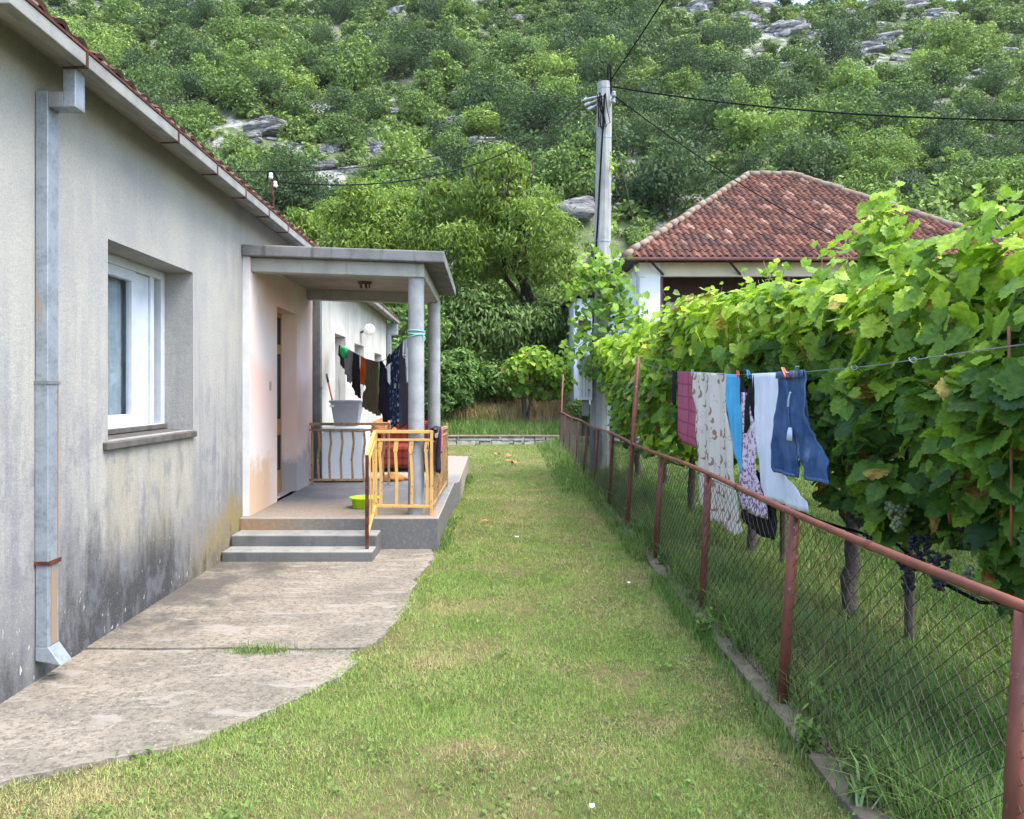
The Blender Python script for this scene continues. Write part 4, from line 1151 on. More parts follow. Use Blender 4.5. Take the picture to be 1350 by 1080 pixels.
def cable(name, pts, r_, m, label, sag=0, n=40):
    a_, b_ = Vector(pts[0]), Vector(pts[-1]); P = []
    for i in range(n + 1):
        t = i / n; p = a_.lerp(b_, t); p.z -= sag * 4 * t * (1 - t); P.append(p)
    mb = MB(); mb.tube(P, r_, 6); return tag(mb.build(name, m, None, org=a_, smooth=True), label, "cable")
cable("overhead_cable", [top + Vector((.05, -.1, -.05)), (3.75, -1, 8.0)], .012, M['black_cable'], "black cable climbing steeply from the pole top over the garden", .28)
cable("overhead_cable", [top + Vector((.1, -.1, -.15)), (12.5, 9.5, 5.1)], .014, M['black_cable'], "thick black cable running from the pole to beyond the tiled roof", .42)
cable("overhead_cable", [top + Vector((.08, -.1, -.28)), (11.6, 21.8, 5.0)], .012, M['black_cable'], "black service cable dropping from the pole to the tiled roof house", .35)
cable("overhead_cable", [top + Vector((-.42, -.05, -.40)), px3(366, 240, 8.8)], .009, M['black_cable'], "lower black cable sagging from the pole to the roof bracket", .52)
cable("overhead_cable", [top + Vector((-.42, -.05, -.34)), px3(312, 226, 8.2)], .006, M['black_cable'], "thin upper cable from the pole towards the plaster house", .38)
cable("overhead_cable", [top + Vector((.05, -.1, -.4)), (4.7, 22.6, 5.0)], .006, M['grey_cable'], "thin grey wire from the pole to the near roof corner", .5)

# ------------------------------------------------------------------ the neighbour's house
NH = thing("tiled_roof_house", (9.7, 27, 0), "white house with a hipped red tile roof behind the vines", "house")
ex0, ex1, ey0, ey1, ez = 3.85, 15.6, 22.0, 32.2, 5.32
hx0, hx1, hy0, hy1 = 4.3, 15.15, 22.5, 31.7
ridge = [(8.95, 27.1, 8.98), (10.45, 27.1, 8.98)]
mb = MB()
mb.box(hx0, hx0 + .62, hy0, hy1, 0, 5.25)
mb.box(hx0 + .6205, hx1, hy0 + 1.6, hy1, 0, 5.25)
mb.box(hx0 + .6205, hx1, hy0, hy0 + 1.599, 0, 2.55)
mb.build("wall", M['white_wall'], NH)
MB().box(hx0 + .62, hx1, hy0 - .02, hy0 + .16, 4.86, 5.249).build("balcony_beam", M['cream_wall'], NH)
mb = MB(); mb.box(hx0 + .621, hx1 - .01, hy0 + 1.5, hy0 + 1.599, 2.551, 5.24); mb.build("balcony_wall", M['brown_wood'], NH)
for x in (5.35, 8.2, 11.2):
    w = MB().box(x, x + .85, hy0 + 1.45, hy0 + 1.499, 3.2, 4.35).build("window", M['brown_wood'], NH)
    for q in (.06, .45):
        MB().box(x + q, x + q + .34, hy0 + 1.44, hy0 + 1.449, 3.26, 4.28).build("lace_curtain", M['lace'], w)
for x in (4.96, 8.6, 12.0, 15.05): MB().box(x - .045, x + .045, hy0 + .03, hy0 + .12, 2.551, 4.859).build("balcony_post", M['redbrown'], NH)
mb = MB()
mb.box(hx0 + .63, hx1, hy0 + .02, hy0 + .06, 3.5, 3.56)
for k in range(70): mb.box(hx0 + .7 + k * .15, hx0 + .73 + k * .15, hy0 + .03, hy0 + .05, 2.6, 3.499)
mb.build("balcony_railing", M['brown_wood'], NH)
# roof: boards below, tiles above, ridge and hip caps
def plane(mb, p): mb.add(p, [tuple(range(len(p)))])
c0, c1, c2, c3 = (ex0, ey0, ez), (ex1, ey0, ez), (ex1, ey1, ez), (ex0, ey1, ez)
mb = MB()
plane(mb, [c0, c1, ridge[1], ridge[0]]); plane(mb, [c1, c2, ridge[1]]); plane(mb, [c2, c3, ridge[0], ridge[1]]); plane(mb, [c3, c0, ridge[0]])
plane(mb, [(ex0, ey0, ez - .03), (ex0, ey1, ez - .03), (ex1, ey1, ez - .03), (ex1, ey0, ez - .03)])
nroof = mb.build("roof", M['dark_roof'], NH)
mb = MB()
def face_tiles(a_, b_, apex0, apex1, tw=.21, tl=.37):
    a_, b_, p0, p1 = map(Vector, (a_, b_, apex0, apex1)); u = (b_ - a_).normalized(); n = u.cross(p0 - a_).normalized(); s = n.cross(u)
    W = (b_ - a_).length; Ls = (p0 - a_).dot(s); u0 = (p0 - a_).dot(u); u1 = (p1 - a_).dot(u)
    def keep(uu, ss):
        t = ss / Ls
        return t < 1.0 and u0 * t - .02 < uu < W + (u1 - W) * t + .02
    tile_field(mb, a_ - s * .06 + n * .02, u, s, n, W, Ls, keep, tw, tl, .055, .012)
face_tiles(c0, c1, ridge[0], ridge[1])
face_tiles(c3, c0, ridge[0], ridge[0])
face_tiles(c1, c2, ridge[1], ridge[1])
mb.build("roof_tiles", M['tile'], nroof)
mb = MB(); rr = random.Random(8)
def caps(a_, b_, n):
    a_, b_ = Vector(a_), Vector(b_)
    for i in range(n):
        p, q = a_.lerp(b_, i / n), a_.lerp(b_, (i + 1.12) / n); o = Vector((rr.uniform(-.02, .02), rr.uniform(-.02, .02), .045 + rr.uniform(-.015, .02)))
        mb.tube([p + o, q + o], [.125 + rr.uniform(-.01, .015), .105], 10)
caps(c0, ridge[0], 22); caps(c1, ridge[1], 22); caps(*ridge, 4); caps(c3, ridge[0], 22); caps(c2, ridge[1], 22)
mb.build("ridge_cap", M['ridge'], nroof, smooth=True)
MB().box(ex0 - .02, ex1 + .02, ey0 - .12, ey0 - .001, ez - .10, ez - .01).build("gutter", M['redbrown'], NH, bevel=.02)
MB().box(ex0 - .12, ex0 - .021, ey0 - .12, ey1, ez - .10, ez - .01).build("side_gutter", M['dark_roof'], NH, bevel=.02)
MB().tube([(4.18, 22.45, 5.2), (4.22, 22.42, 4.95), (4.27, 22.42, 4.8), (4.27, 22.42, .1)], .045, 8).build("downpipe", M['galv'], NH)
for x in (5.0, 7.2): mb = MB(); mb.bar((x, hy0 - .03, 4.9), (x - .45, ey0 + .05, 5.22), .05, .05); mb.build("eave_bracket", M['brown_wood'], NH)
AX = thing("white_annex", (3.5, 28, 0), "narrow white annex with a brown window beside the tiled roof house", "annex")
MB().box(2.95, 4.299, 27.0, 31.0, 0.2, 4.75).build("wall", M['white_wall'], AX)
mb = MB(); mb.hexa([(2.7, 26.7, 4.66), (4.29, 26.7, 5.35), (4.29, 31.3, 5.35), (2.7, 31.3, 4.66), (2.7, 26.7, 4.76), (4.29, 26.7, 5.45), (4.29, 31.3, 5.45), (2.7, 31.3, 4.76)]); mb.build("roof", M['dark_roof'], AX)
w = MB().box(3.1, 3.4, 26.96, 26.999, 3.45, 4.05).build("window", M['redbrown'], AX)
MB().box(3.14, 3.36, 26.95, 26.959, 3.49, 4.01).build("shutter", M['brown_wood'], w)

# ------------------------------------------------------------------ low stone wall at the end of the lawn
mb = MB(); rr = random.Random(12)
SW = thing("stone_wall", (.5, 23.6, 0), "low rubble stone wall across the end of the lawn", "wall")
x = -4.2
while x < 2.15:
    for z0, z1 in ((-.05, .1), (.105, .215)):
        w = rr.uniform(.22, .42); xx = x + rr.uniform(-.04, .04)
        j = lambda: rr.uniform(-.025, .025)
        mb.hexa([(xx + j(), 23.4 + j(), z0), (xx + w + j(), 23.4 + j(), z0), (xx + w, 23.8, z0), (xx, 23.8, z0),
                 (xx + j(), 23.42 + j(), z1 + j() * .4), (xx + w + j(), 23.42 + j(), z1 + j() * .4), (xx + w, 23.8, z1), (xx, 23.8, z1)])
    x += .33
mb.build("stones", M['stonewall'], SW, bevel=.025)
mb = MB(); mb.hexa([(-4.3, 23.36, .221), (2.15, 23.38, .221), (2.15, 23.85, .221), (-4.3, 23.85, .221), (-4.3, 23.36, .265), (2.15, 23.38, .262), (2.15, 23.85, .262), (-4.3, 23.85, .265)]); mb.build("coping", M['kerb'], SW, bevel=.015)

# ------------------------------------------------------------------ rock outcrops on the mountain
def hill_hit(px, py):
    k, m = (px - 643) / 1040, (515 - py) / 1040; y = 34.0
    while y < 175:
        if hill_z(k * y, y) > 1.6 + m * y: return k * y, y
        y += .25
    return None
def rock_mesh(seed, layers):
    r_ = random.Random(seed); mb = MB()
    for l in range(layers):
        z = l * .42; n = r_.randint(2, 3)
        for q in range(n):
            cx, cy = r_.uniform(-1.2, 1.2), r_.uniform(-.3, .3) + l * .35
            w, d, h = r_.uniform(.7, 1.6), r_.uniform(.5, .9), r_.uniform(.28, .5)
            N_, Q = 12, 6; vs = []
            for i in range(Q + 1):
                th = math.pi * i / Q
                for k in range(N_):
                    a_ = 2 * math.pi * k / N_; sx = math.sin(th) ** .45
                    ca, sa = math.cos(a_), math.sin(a_)
                    ca = math.copysign(abs(ca) ** .6, ca); sa = math.copysign(abs(sa) ** .6, sa); cz = math.copysign(abs(math.cos(th)) ** .5, math.cos(th))
                    p = Vector((sx * ca, sx * sa, cz)); f = 1 + .3 * mnoise.noise(p * 1.6 + Vector((seed * 3.1, l, q * 2.0)))
                    vs.append((cx + p.x * w * f, cy + p.y * d * f, z + p.z * h * .6 * f + .1 * p.x))
            mb.add(vs, [(i * N_ + k, i * N_ + (k + 1) % N_, (i + 1) * N_ + (k + 1) % N_, (i + 1) * N_ + k) for i in range(Q) for k in range(N_)])
    return mb
ROCKS = []
protos = [rock_mesh(i, (2, 3, 3, 2, 1)[i]).mesh("rock_outcrop") for i in range(5)]
for me in protos: me.materials.append(M['rock'])
spots = [(345, 182, 54, 2), (425, 222, 40, 0), (432, 160, 26, 3), (500, 204, 34, 1), (640, 192, 44, 3), (497, 180, 26, 2), (228, 102, 34, 1), (218, 140, 30, 0), (655, 106, 26, 3), (520, 150, 24, 0), (518, 112, 16, 4),
         (772, 140, 26, 0), (768, 170, 20, 3), (1055, 215, 40, 3), (1085, 75, 40, 1), (1040, 48, 40, 2), (1090, 50, 36, 0), (1140, 72, 44, 2), (1165, 60, 40, 1), (1225, 58, 44, 3), (1222, 132, 28, 3), (1240, 142, 26, 0), (1310, 84, 46, 2), (1328, 75, 36, 1), (1300, 100, 30, 0),
         (922, 18, 50, 1), (940, 36, 36, 3), (985, 28, 34, 0), (925, 150, 18, 4), (300, 10, 60, 3), (255, 14, 40, 1), (400, 10, 40, 2), (470, 10, 44, 0), (1110, 22, 34, 3), (1200, 15, 44, 2), (1170, 40, 34, 0), (1250, 30, 34, 1), (720, 10, 40, 0), (620, 16, 36, 1), (560, 205, 20, 3), (375, 200, 30, 1), (1010, 20, 40, 2), (1075, 12, 40, 3)]
spots += [(px_ + random.uniform(-6, 6), py_ + random.uniform(-5, 5), random.uniform(14, 30), random.randrange(5)) for px_, py_ in ((355, 165), (390, 215), (440, 205), (470, 230), (590, 160), (610, 130), (560, 60), (480, 60), (700, 60), (840, 30), (880, 60), (905, 45), (960, 55), (1005, 70), (1030, 95), (1065, 95), (1120, 50), (1150, 95), (1190, 85), (1205, 70), (1260, 60), (1275, 110), (1335, 50), (1285, 40), (1235, 20), (1140, 15), (1000, 40), (970, 15), (880, 12), (520, 20), (350, 14), (330, 30), (560, 25), (690, 30), (760, 25))]
for i, (px, py, wpx, k) in enumerate(spots):
    h = hill_hit(px, py)
    if not h: continue
    sc = wpx / 1040 * h[1] / 3.4 * .85
    o = bpy.data.objects.new("rock_outcrop", protos[k]); COL.objects.link(o)
    o.location = (h[0], h[1], hill_z(*h) + .15 * sc); o.rotation_euler = (0, 0, random.uniform(-.35, .35)); o.scale = (sc * 1.15, sc, sc * random.uniform(1.3, 1.9))
    tag(o, "pale grey limestone ledge among the hillside trees", "rock", "limestone ledges on the hillside")
    ROCKS.append((h[0], h[1], 1.7 * sc))
    for q in range(3):
        rx, ry = h[0] + random.uniform(-2.6, 2.6) * sc, h[1] + random.uniform(-1.6, 1.2) * sc; s2 = sc * random.uniform(.25, .6)
        o2 = bpy.data.objects.new("rock_outcrop", protos[random.randrange(5)]); COL.objects.link(o2)
        o2.location = (rx, ry, hill_z(rx, ry) + .05 * s2); o2.rotation_euler = (random.uniform(-.15, .15), random.uniform(-.2, .2), random.uniform(-.5, .5)); o2.scale = (s2, s2, s2 * random.uniform(1, 1.6))
        tag(o2, "pale grey limestone ledge among the hillside trees", "rock", "limestone ledges on the hillside")
# the big boulder just left of the pole
h = hill_hit(757, 296)
BS = h[1] / 43
mb = MB(); N_, Q = 30, 16; vs = []
zc = 1.6 + (515 - 279) / 1040 * h[1]
for i in range(Q + 1):
    th = math.pi * i / Q
    for k in range(N_):
        a_ = 2 * math.pi * k / N_; sx = math.sin(th) ** .55; p = Vector((sx * math.cos(a_), sx * math.sin(a_), math.copysign(abs(math.cos(th)) ** .6, math.cos(th))))
        f = 1 + .22 * mnoise.noise(p * 1.3) + .10 * mnoise.noise(p * 4) + .05 * mnoise.noise(p * 9)
        vs.append((h[0] + p.x * 1.25 * f * BS, h[1] + p.y * 1.0 * f * BS, zc + (p.z * .62 * f + .28 * p.x) * BS))
mb.add(vs, [(i * N_ + k, i * N_ + (k + 1) % N_, (i + 1) * N_ + (k + 1) % N_, (i + 1) * N_ + k) for i in range(Q) for k in range(N_)])
tag(mb.build("boulder", M['rock'], None, org=(h[0], h[1], zc - .6 * BS), smooth=True), "big rounded grey boulder showing between the tall tree and the pole", "boulder")
ROCKS.append((h[0], h[1] - 1, 2.6))
# ------------------------------------------------------------------ foliage
def norm(a): return a / np.maximum(np.linalg.norm(a, axis=-1, keepdims=True), 1e-9)

def leaf_cards(C, Nrm, tipdir, L, W, rng, fold=.0):
    """one four-cornered leaf blade per centre: points along tipdir, facing Nrm"""
    n = len(C)
    y = norm(tipdir - Nrm * np.sum(tipdir * Nrm, -1, keepdims=True) + 1e-4)
    x = np.cross(y, Nrm)
    L = np.broadcast_to(np.asarray(L, float), (n,))[:, None]; W = np.broadcast_to(np.asarray(W, float), (n,))[:, None]
    V = np.stack([C - y * L * .5, C + x * W * .5 - y * L * .05 + Nrm * W * fold, C + y * L * .5, C - x * W * .5 - y * L * .05 + Nrm * W * fold], 1)
    return V

def crown_cards(blobs, n, L, W, rng, up=.3, jit=.6, droop=.0, shell=(.72, 1.05), tipout=.5):
    B = np.asarray(blobs, float)                    # cx cy cz rx ry rz
    w = (B[:, 3] * B[:, 4] + B[:, 3] * B[:, 5] + B[:, 4] * B[:, 5]); w = w / w.sum()
    k = rng.choice(len(B), n, p=w)
    d = norm(rng.normal(size=(n, 3)))
    rad = rng.uniform(shell[0], shell[1], n)
    inner = rng.random(n) < .15; rad[inner] = rng.uniform(.3, .75, inner.sum())
    # lumps on every blob
    ph = rng.uniform(0, 6.28, (len(B), 3))[k]
    lump = 1 + .13 * np.sin(d[:, 0] * 7 + ph[:, 0]) * np.sin(d[:, 1] * 7 + ph[:, 1]) + .13 * np.sin(d[:, 2] * 8 + ph[:, 2])
    C = B[k, :3] + d * B[k, 3:] * (rad * lump)[:, None]
    nr = norm(d / B[k, 3:] * B[k, 3:].mean(1, keepdims=True) + rng.normal(size=(n, 3)) * jit + np.array([0, 0, up]))
    tip = norm(d * tipout + rng.normal(size=(n, 3)) * .6 + np.array([0, 0, -droop]))
    return leaf_cards(C, nr, tip, L * rng.uniform(.7, 1.3, n), W * rng.uniform(.7, 1.3, n), rng), d, rad, k

QUAD = [(0, 1, 2, 3)]

def blobs_for(rng, r, h, n, z0=.25, flat=.75):
    out = []
    for i in range(n):
        a = rng.uniform(0, 6.28); q = rng.uniform(.1, .85) * r
        z = h * rng.uniform(z0, .95); s = r * rng.uniform(.2, .52) * (1.1 - .35 * z / h)
        out.append((q * math.cos(a), q * math.sin(a), z, s, s, s * flat))
    out.append((rng.uniform(-.25, .25) * r, rng.uniform(-.25, .25) * r, h * .5, r * .55, r * .5, h * .36))
    return out

def bark_tube(mb, rng, base, top, r0, r1, n=6, wob=.08, mi=0):
    P = [Vector(base).lerp(Vector(top), i / n) for i in range(n + 1)]
    L = (Vector(top) - Vector(base)).length
    for p in P[1:-1]: p += Vector(rng.normal(size=3)) * wob * L / n
    mb.tube(P, [r0 + (r1 - r0) * i / n for i in range(n + 1)], 7, mi)
    return P

def hill_proto(seed, leafmat, n=1500, L=.34, W=.2, r=2.4, h=3.6, nb=7, jit=.55):
    """a whole small tree as one mesh: trunk, limbs, leaf blades"""
    rng = np.random.default_rng(seed)
    mb = MB(); bark_tube(mb, rng, (0, 0, -.8), (0, 0, h * .55), .13, .07)
    bl = blobs_for(rng, r, h, nb)
    for b_ in bl[:5]: bark_tube(mb, rng, (0, 0, h * .25), b_[:3], .06, .02, 4)
    V, d, rad, k = crown_cards(bl, n, L, W, rng, jit=jit)
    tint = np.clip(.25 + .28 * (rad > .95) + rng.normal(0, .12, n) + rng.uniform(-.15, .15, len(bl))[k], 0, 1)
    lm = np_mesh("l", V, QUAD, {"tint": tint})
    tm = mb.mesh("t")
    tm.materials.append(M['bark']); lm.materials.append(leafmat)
    a = bpy.data.objects.new("a", lm)
    # join the two meshes by hand
    nv = len(tm.vertices); vt = np.empty(nv * 3); tm.vertices.foreach_get("co", vt)
    me = bpy.data.meshes.new("hill_tree")
    tv = vt.reshape(-1, 3); lv = V.reshape(-1, 3)
    faces = [tuple(p.vertices) for p in tm.polygons]
    allv = np.concatenate([tv, lv])
    nl = len(V)
    lo = []
    for f in faces: lo += list(f)
    loops = np.concatenate([np.array(lo, np.int32), (np.arange(nl * 4) + nv).astype(np.int32)])
    starts = np.concatenate([np.cumsum([0] + [len(f) for f in faces])[:-1], len(lo) + np.arange(nl) * 4]).astype(np.int32)
    me.vertices.add(len(allv)); me.vertices.foreach_set("co", allv.astype(np.float32).ravel())
    me.loops.add(len(loops)); me.loops.foreach_set("vertex_index", loops)
    me.polygons.add(len(starts)); me.polygons.foreach_set("loop_start", starts)
    me.polygons.foreach_set("material_index", np.concatenate([np.zeros(len(faces)), np.ones(nl)]).astype(np.int32))
    me.update(calc_edges=True)
    at = me.attributes.new("tint", 'FLOAT', 'POINT'); at.data.foreach_set("value", np.concatenate([np.zeros(nv), np.repeat(tint, 4)]).astype(np.float32))
    me.materials.append(M['bark']); me.materials.append(leafmat)
    bpy.data.objects.remove(a); bpy.data.meshes.remove(lm); bpy.data.meshes.remove(tm)
    return me

KIND = {'mid': ("hillside_tree", "leafy mid green tree on the rocky hillside", [hill_proto(20 + i, M['hilltree'], 3600, .24, .13, r=2.3 + .3 * (i % 3), h=3.3 + .5 * (i % 2), nb=12 + i) for i in range(4)]),
        'dark': ("hillside_oak", "dense dark green tree on the rocky hillside", [hill_proto(40 + i, M['hilldark'], 4200, .20, .11, r=2.4 + .2 * i, h=3.2 + .3 * i, nb=13, jit=.6) for i in range(3)]),
        'lime': ("hillside_ash", "bright yellow green tree on the rocky hillside", [hill_proto(60 + i, M['hilllime'], 2200, .29, .16, r=1.9 + .2 * i, h=3.2 + .5 * i, nb=10, jit=.8) for i in range(3)])}
cand = []
rr = random.Random(77)
tries = 0
grid = {}
def near(x, y, r_):
    gx_, gy_ = int(x // 6), int(y // 6)
    for i in (-1, 0, 1):
        for j in (-1, 0, 1):
            for (a, b_, c) in grid.get((gx_ + i, gy_ + j), ()):
                if (a - x) ** 2 + (b_ - y) ** 2 < ((r_ + c) * .62) ** 2: return True
    return False
while tries < 9000 and len(cand) < 1150:
    tries += 1
    y = 35 + 118 * rr.random() ** .85; x = rr.uniform(-.66, .72) * y * 1.06
    if 2 < x < 17 and y < 36: continue
    v = mnoise.noise(Vector((x * .05, y * .05, 9)))
    w = rr.random()
    kind = 'dark' if w < .38 + v * .5 else ('lime' if w > .86 else 'mid')
    sc = rr.choice((.55, .7, .85, 1.0, 1.15, 1.35)) * (1.12 if kind == 'dark' else 1)
    if kind == 'lime': sc *= .9
    r_ = 2.2 * sc
    bad = False
    for (rx, ry, rad) in ROCKS:
        # leave the ledge and the ground just below it open
        if abs(x - rx) < rad + r_ * .8 and -(1.2 + 2.9 * sc) < y - ry < rad * .6: bad = True; break
    if bad or near(x, y, r_): continue
    # bare grassy clearing high on the slope
    if ((x - 41) / 12) ** 2 + ((y - 98) / 11) ** 2 < 1 and rr.random() < .85: continue
    if y > 118 and x < -12 and rr.random() < .45: continue
    if y > 138 and rr.random() < .55: continue
    grid.setdefault((int(x // 6), int(y // 6)), []).append((x, y, r_))
    cand.append((x, y, sc, kind))
cand.sort(key=lambda c: -c[2] / c[1])
def visible(c): return -.64 < c[0] / c[1] < .70
inds = [c for c in cand if visible(c)][:285]
rest = [c for c in cand if c not in set(inds)]
for i, (x, y, sc, kind) in enumerate(inds):
    nm, lab, ms = KIND[kind]
    o = bpy.data.objects.new(nm, ms[rr.randrange(len(ms))]); COL.objects.link(o)
    o.location = (x, y, hill_z(x, y) - .25 * sc); o.rotation_euler = (rr.uniform(-.08, .08), rr.uniform(-.08, .08), rr.uniform(0, 6.28))
    o.scale = (sc * rr.uniform(.9, 1.15), sc * rr.uniform(.9, 1.15), sc * rr.uniform(.85, 1.2))
    tag(o, lab, "tree", {'mid': "mid green trees on the hillside", 'dark': "dark trees on the hillside", 'lime': "yellow green trees on the hillside"}[kind])
# the rest, far up the slope, and the low scrub between: one mass
rng = np.random.default_rng(5)
parts, tints = [], []
LOW = []
for i in range(6):
    q = np.random.default_rng(90 + i); bl = blobs_for(q, 2.3, 3.3, 7)
    V, d, rad, k = crown_cards(bl, 1100, .38, .22, q, jit=.5)
    LOW.append((V, np.clip(.25 + .25 * (rad > .95) + q.normal(0, .12, len(V)), 0, 1)))
SCR = []
for i in range(4):
    q = np.random.default_rng(190 + i); bl = blobs_for(q, 1.0, 1.2, 4, z0=.1)
    V, d, rad, k = crown_cards(bl, 150, .34, .2, q, jit=.6)
    SCR.append((V, np.clip(.4 + q.normal(0, .15, len(V)), 0, 1)))
def place(proto, x, y, z, sc, a, dt):
    V, t = proto; c, s_ = math.cos(a), math.sin(a)
    W = np.empty_like(V); W[..., 0] = (V[..., 0] * c - V[..., 1] * s_) * sc + x; W[..., 1] = (V[..., 0] * s_ + V[..., 1] * c) * sc + y; W[..., 2] = V[..., 2] * sc * .9 + z
    parts.append(W); tints.append(np.clip(t + dt, 0, 1))
for (x, y, sc, kind) in rest:
    place(LOW[rr.randrange(6)], x, y, hill_z(x, y) - .3, sc, rr.uniform(0, 6.28), {'mid': 0, 'dark': -.25, 'lime': .3}[kind] + rr.uniform(-.1, .1))
n = 0
while n < 2200:
    y = 33 + 120 * rr.random() ** .8; x = rr.uniform(-.68, .74) * y
    if 2 < x < 17 and y < 35: continue
    if any(abs(x - rx) < rad * .9 and -2.2 < y - ry < rad * .6 for rx, ry, rad in ROCKS): n += .2; continue
    if ((x - 41) / 12) ** 2 + ((y - 98) / 11) ** 2 < 1 and rr.random() < .75: n += .2; continue
    place(SCR[rr.randrange(4)], x, y, hill_z(x, y) - .1, rr.uniform(.6, 1.7), rr.uniform(0, 6.28), rr.uniform(-.25, .25)); n += 1
me = np_mesh("hillside_scrub", np.concatenate(parts), QUAD, {"tint": np.concatenate(tints)})
tag(link("hillside_scrub", me, M['hillmass']), "mass of low scrub and far trees covering the upper hillside", "scrub", kind="stuff")

# ---- garden trees and bushes, each with trunk and crown
def garden_tree(name, base, blobs, n, L, W, mat, label, cat, seed, droop=0, jit=.6, trunk=.2, limb_n=8, up=.3, shell=(.72, 1.05), group=None, tip=.5, tint_by_h=.25):
    t = thing(name, base, label, cat, group); rng = np.random.default_rng(seed)
    B = np.asarray(blobs, float); zc = B[:, 2].max()
    mb = MB(); fork = (base[0] + rng.normal() * .1, base[1], base[2] + (zc - base[2]) * .35)
    bark_tube(mb, rng, (base[0], base[1], base[2] - .2), fork, trunk, trunk * .7, 6, .1)
    for b_ in blobs[:limb_n]:
        P = bark_tube(mb, rng, fork, (b_[0], b_[1], b_[2]), trunk * .45, trunk * .12, 6, .12)
        for q in range(3):
            e = Vector(b_[:3]) + Vector(rng.normal(size=3)) * b_[3] * .6
            bark_tube(mb, rng, P[3 + q], e, trunk * .18, trunk * .05, 4, .1)
    mb.build("trunk", M['bark'], t, smooth=True)
    V, d, rad, k = crown_cards(blobs, n, L, W, rng, up=up, jit=jit, droop=droop, shell=shell, tipout=tip)
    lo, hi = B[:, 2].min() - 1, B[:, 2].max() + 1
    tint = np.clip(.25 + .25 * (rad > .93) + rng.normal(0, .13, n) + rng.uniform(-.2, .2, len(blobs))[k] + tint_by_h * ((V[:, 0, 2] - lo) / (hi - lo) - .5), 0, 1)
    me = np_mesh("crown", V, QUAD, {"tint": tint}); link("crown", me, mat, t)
    return t
def PX(px, py, Y): return ((px - 643) / 1040 * Y, Y, 1.6 - (py - 515) / 1040 * Y)
def blob_px(lst, Y, dy=1.5, seed=0, sub=5, f=.5):
    """crown lumps of a tree at distance Y: (column, row, half width in pixels of the photograph) gives each a real centre and size"""
    r_ = random.Random(seed); out = []
    for (px, py, hw) in lst:
        x, y, z = PX(px, py, Y); r0 = hw / 1040 * Y; y += r_.uniform(-dy, dy)
        out.append((x, y, z, r0, r0, r0 * .85))
        for q in range(sub):
            a = r_.uniform(0, 6.28); b_ = r_.uniform(-.6, 1.2); s_ = r0 * r_.uniform(.28, f)
            out.append((x + r0 * .85 * math.cos(a) * math.cos(b_), y + r0 * .85 * math.sin(a) * math.cos(b_), z + r0 * .75 * math.sin(b_), s_, s_, s_ * .8))
    return out
garden_tree("walnut_tree", (1.6, 31, 1.1), blob_px([(655, 240, 34), (702, 258, 38), (742, 305, 32), (618, 272, 36), (583, 280, 32), (675, 285, 40), (655, 275, 34), (690, 320, 50), (640, 332, 46), (728, 362, 36), (600, 345, 40), (565, 318, 34), (660, 400, 55), (612, 402, 46), (715, 408, 36), (548, 355, 34)], 30, 2.2, 1, 7), 44000, .22, .06, M['walnut'],
            "big walnut tree with drooping leaves rising behind the porch roof", "tree", 301, droop=1.0, jit=.9, trunk=.28, shell=(.55, 1.22))
garden_tree("walnut_tree", (-4.2, 32.5, 1.2), blob_px([(522, 268, 32), (482, 272, 30), (440, 285, 30), (542, 305, 34), (500, 322, 40), (455, 332, 36), (470, 380, 46), (535, 362, 46), (408, 310, 24)], 31.5, 1.5, 2, 6), 33000, .22, .06, M['walnut'],
            "pale green walnut tree rising just above the plaster house roof", "tree", 302, droop=.9, jit=.9, trunk=.24, shell=(.55, 1.22))
garden_tree("shade_tree", (.2, 29.5, .9), blob_px([(640, 435, 60), (700, 440, 52), (590, 440, 50), (725, 455, 36), (660, 480, 40), (735, 425, 26)], 29, 1.2, 3, 6), 17000, .24, .075, M['darktree'],
            "dark shaded tree below the big walnut at the garden's end", "tree", 303, droop=1.2, jit=.6, trunk=.2)
def bush(base, lst, Y, n, L, W, mat, label, seed, name="bush", **kw):
    return garden_tree(name, base, blob_px(lst, Y, .6, seed, 6), n, L, W, mat, label, "bush", 400 + seed, trunk=.07, limb_n=6, **kw)
bush((-1.9, 25.5, .4), [(562, 430, 30), (555, 480, 34), (600, 500, 30), (575, 530, 26), (530, 470, 28), (520, 520, 30)], 25.5, 9000, .20, .07, M['bush'], "tall feathery green bush behind the two porch columns", 11)
bush((-.75, 26.5, .5), [(605, 480, 24), (618, 500, 22), (600, 520, 24)], 26.5, 5000, .22, .08, M['bush'], "rounded green bush between the rear column and the shaded tree", 12, droop=.4)
bush((.1, 27.5, .6), [(650, 500, 26), (636, 520, 20), (640, 475, 20), (668, 512, 16)], 27.5, 4200, .20, .09, M['bush'], "green sapling bush left of the small grape arbour", 13)
bush((-5.2, 27, .5), [(430, 420, 40), (470, 440, 36), (500, 430, 30), (520, 400, 30), (450, 480, 34)], 27, 6000, .24, .1, M['bush'], "green shrub seen between the porch columns and the rear house wall", 14)
bush((2.9, 25.2, .4), [(770, 545, 14), (758, 535, 10), (785, 552, 10)], 25, 1500, .14, .06, M['bush'], "small grey green bush at the foot of the white annex", 15)
bush((.55, 28.3, .7), [(655, 520, 24), (690, 528, 20), (630, 530, 20), (715, 530, 16)], 28.3, 2600, .30, .035, M['brush'], "heap of dry brown brush behind the grape arbour", 16, name="brush_heap", jit=1.2)

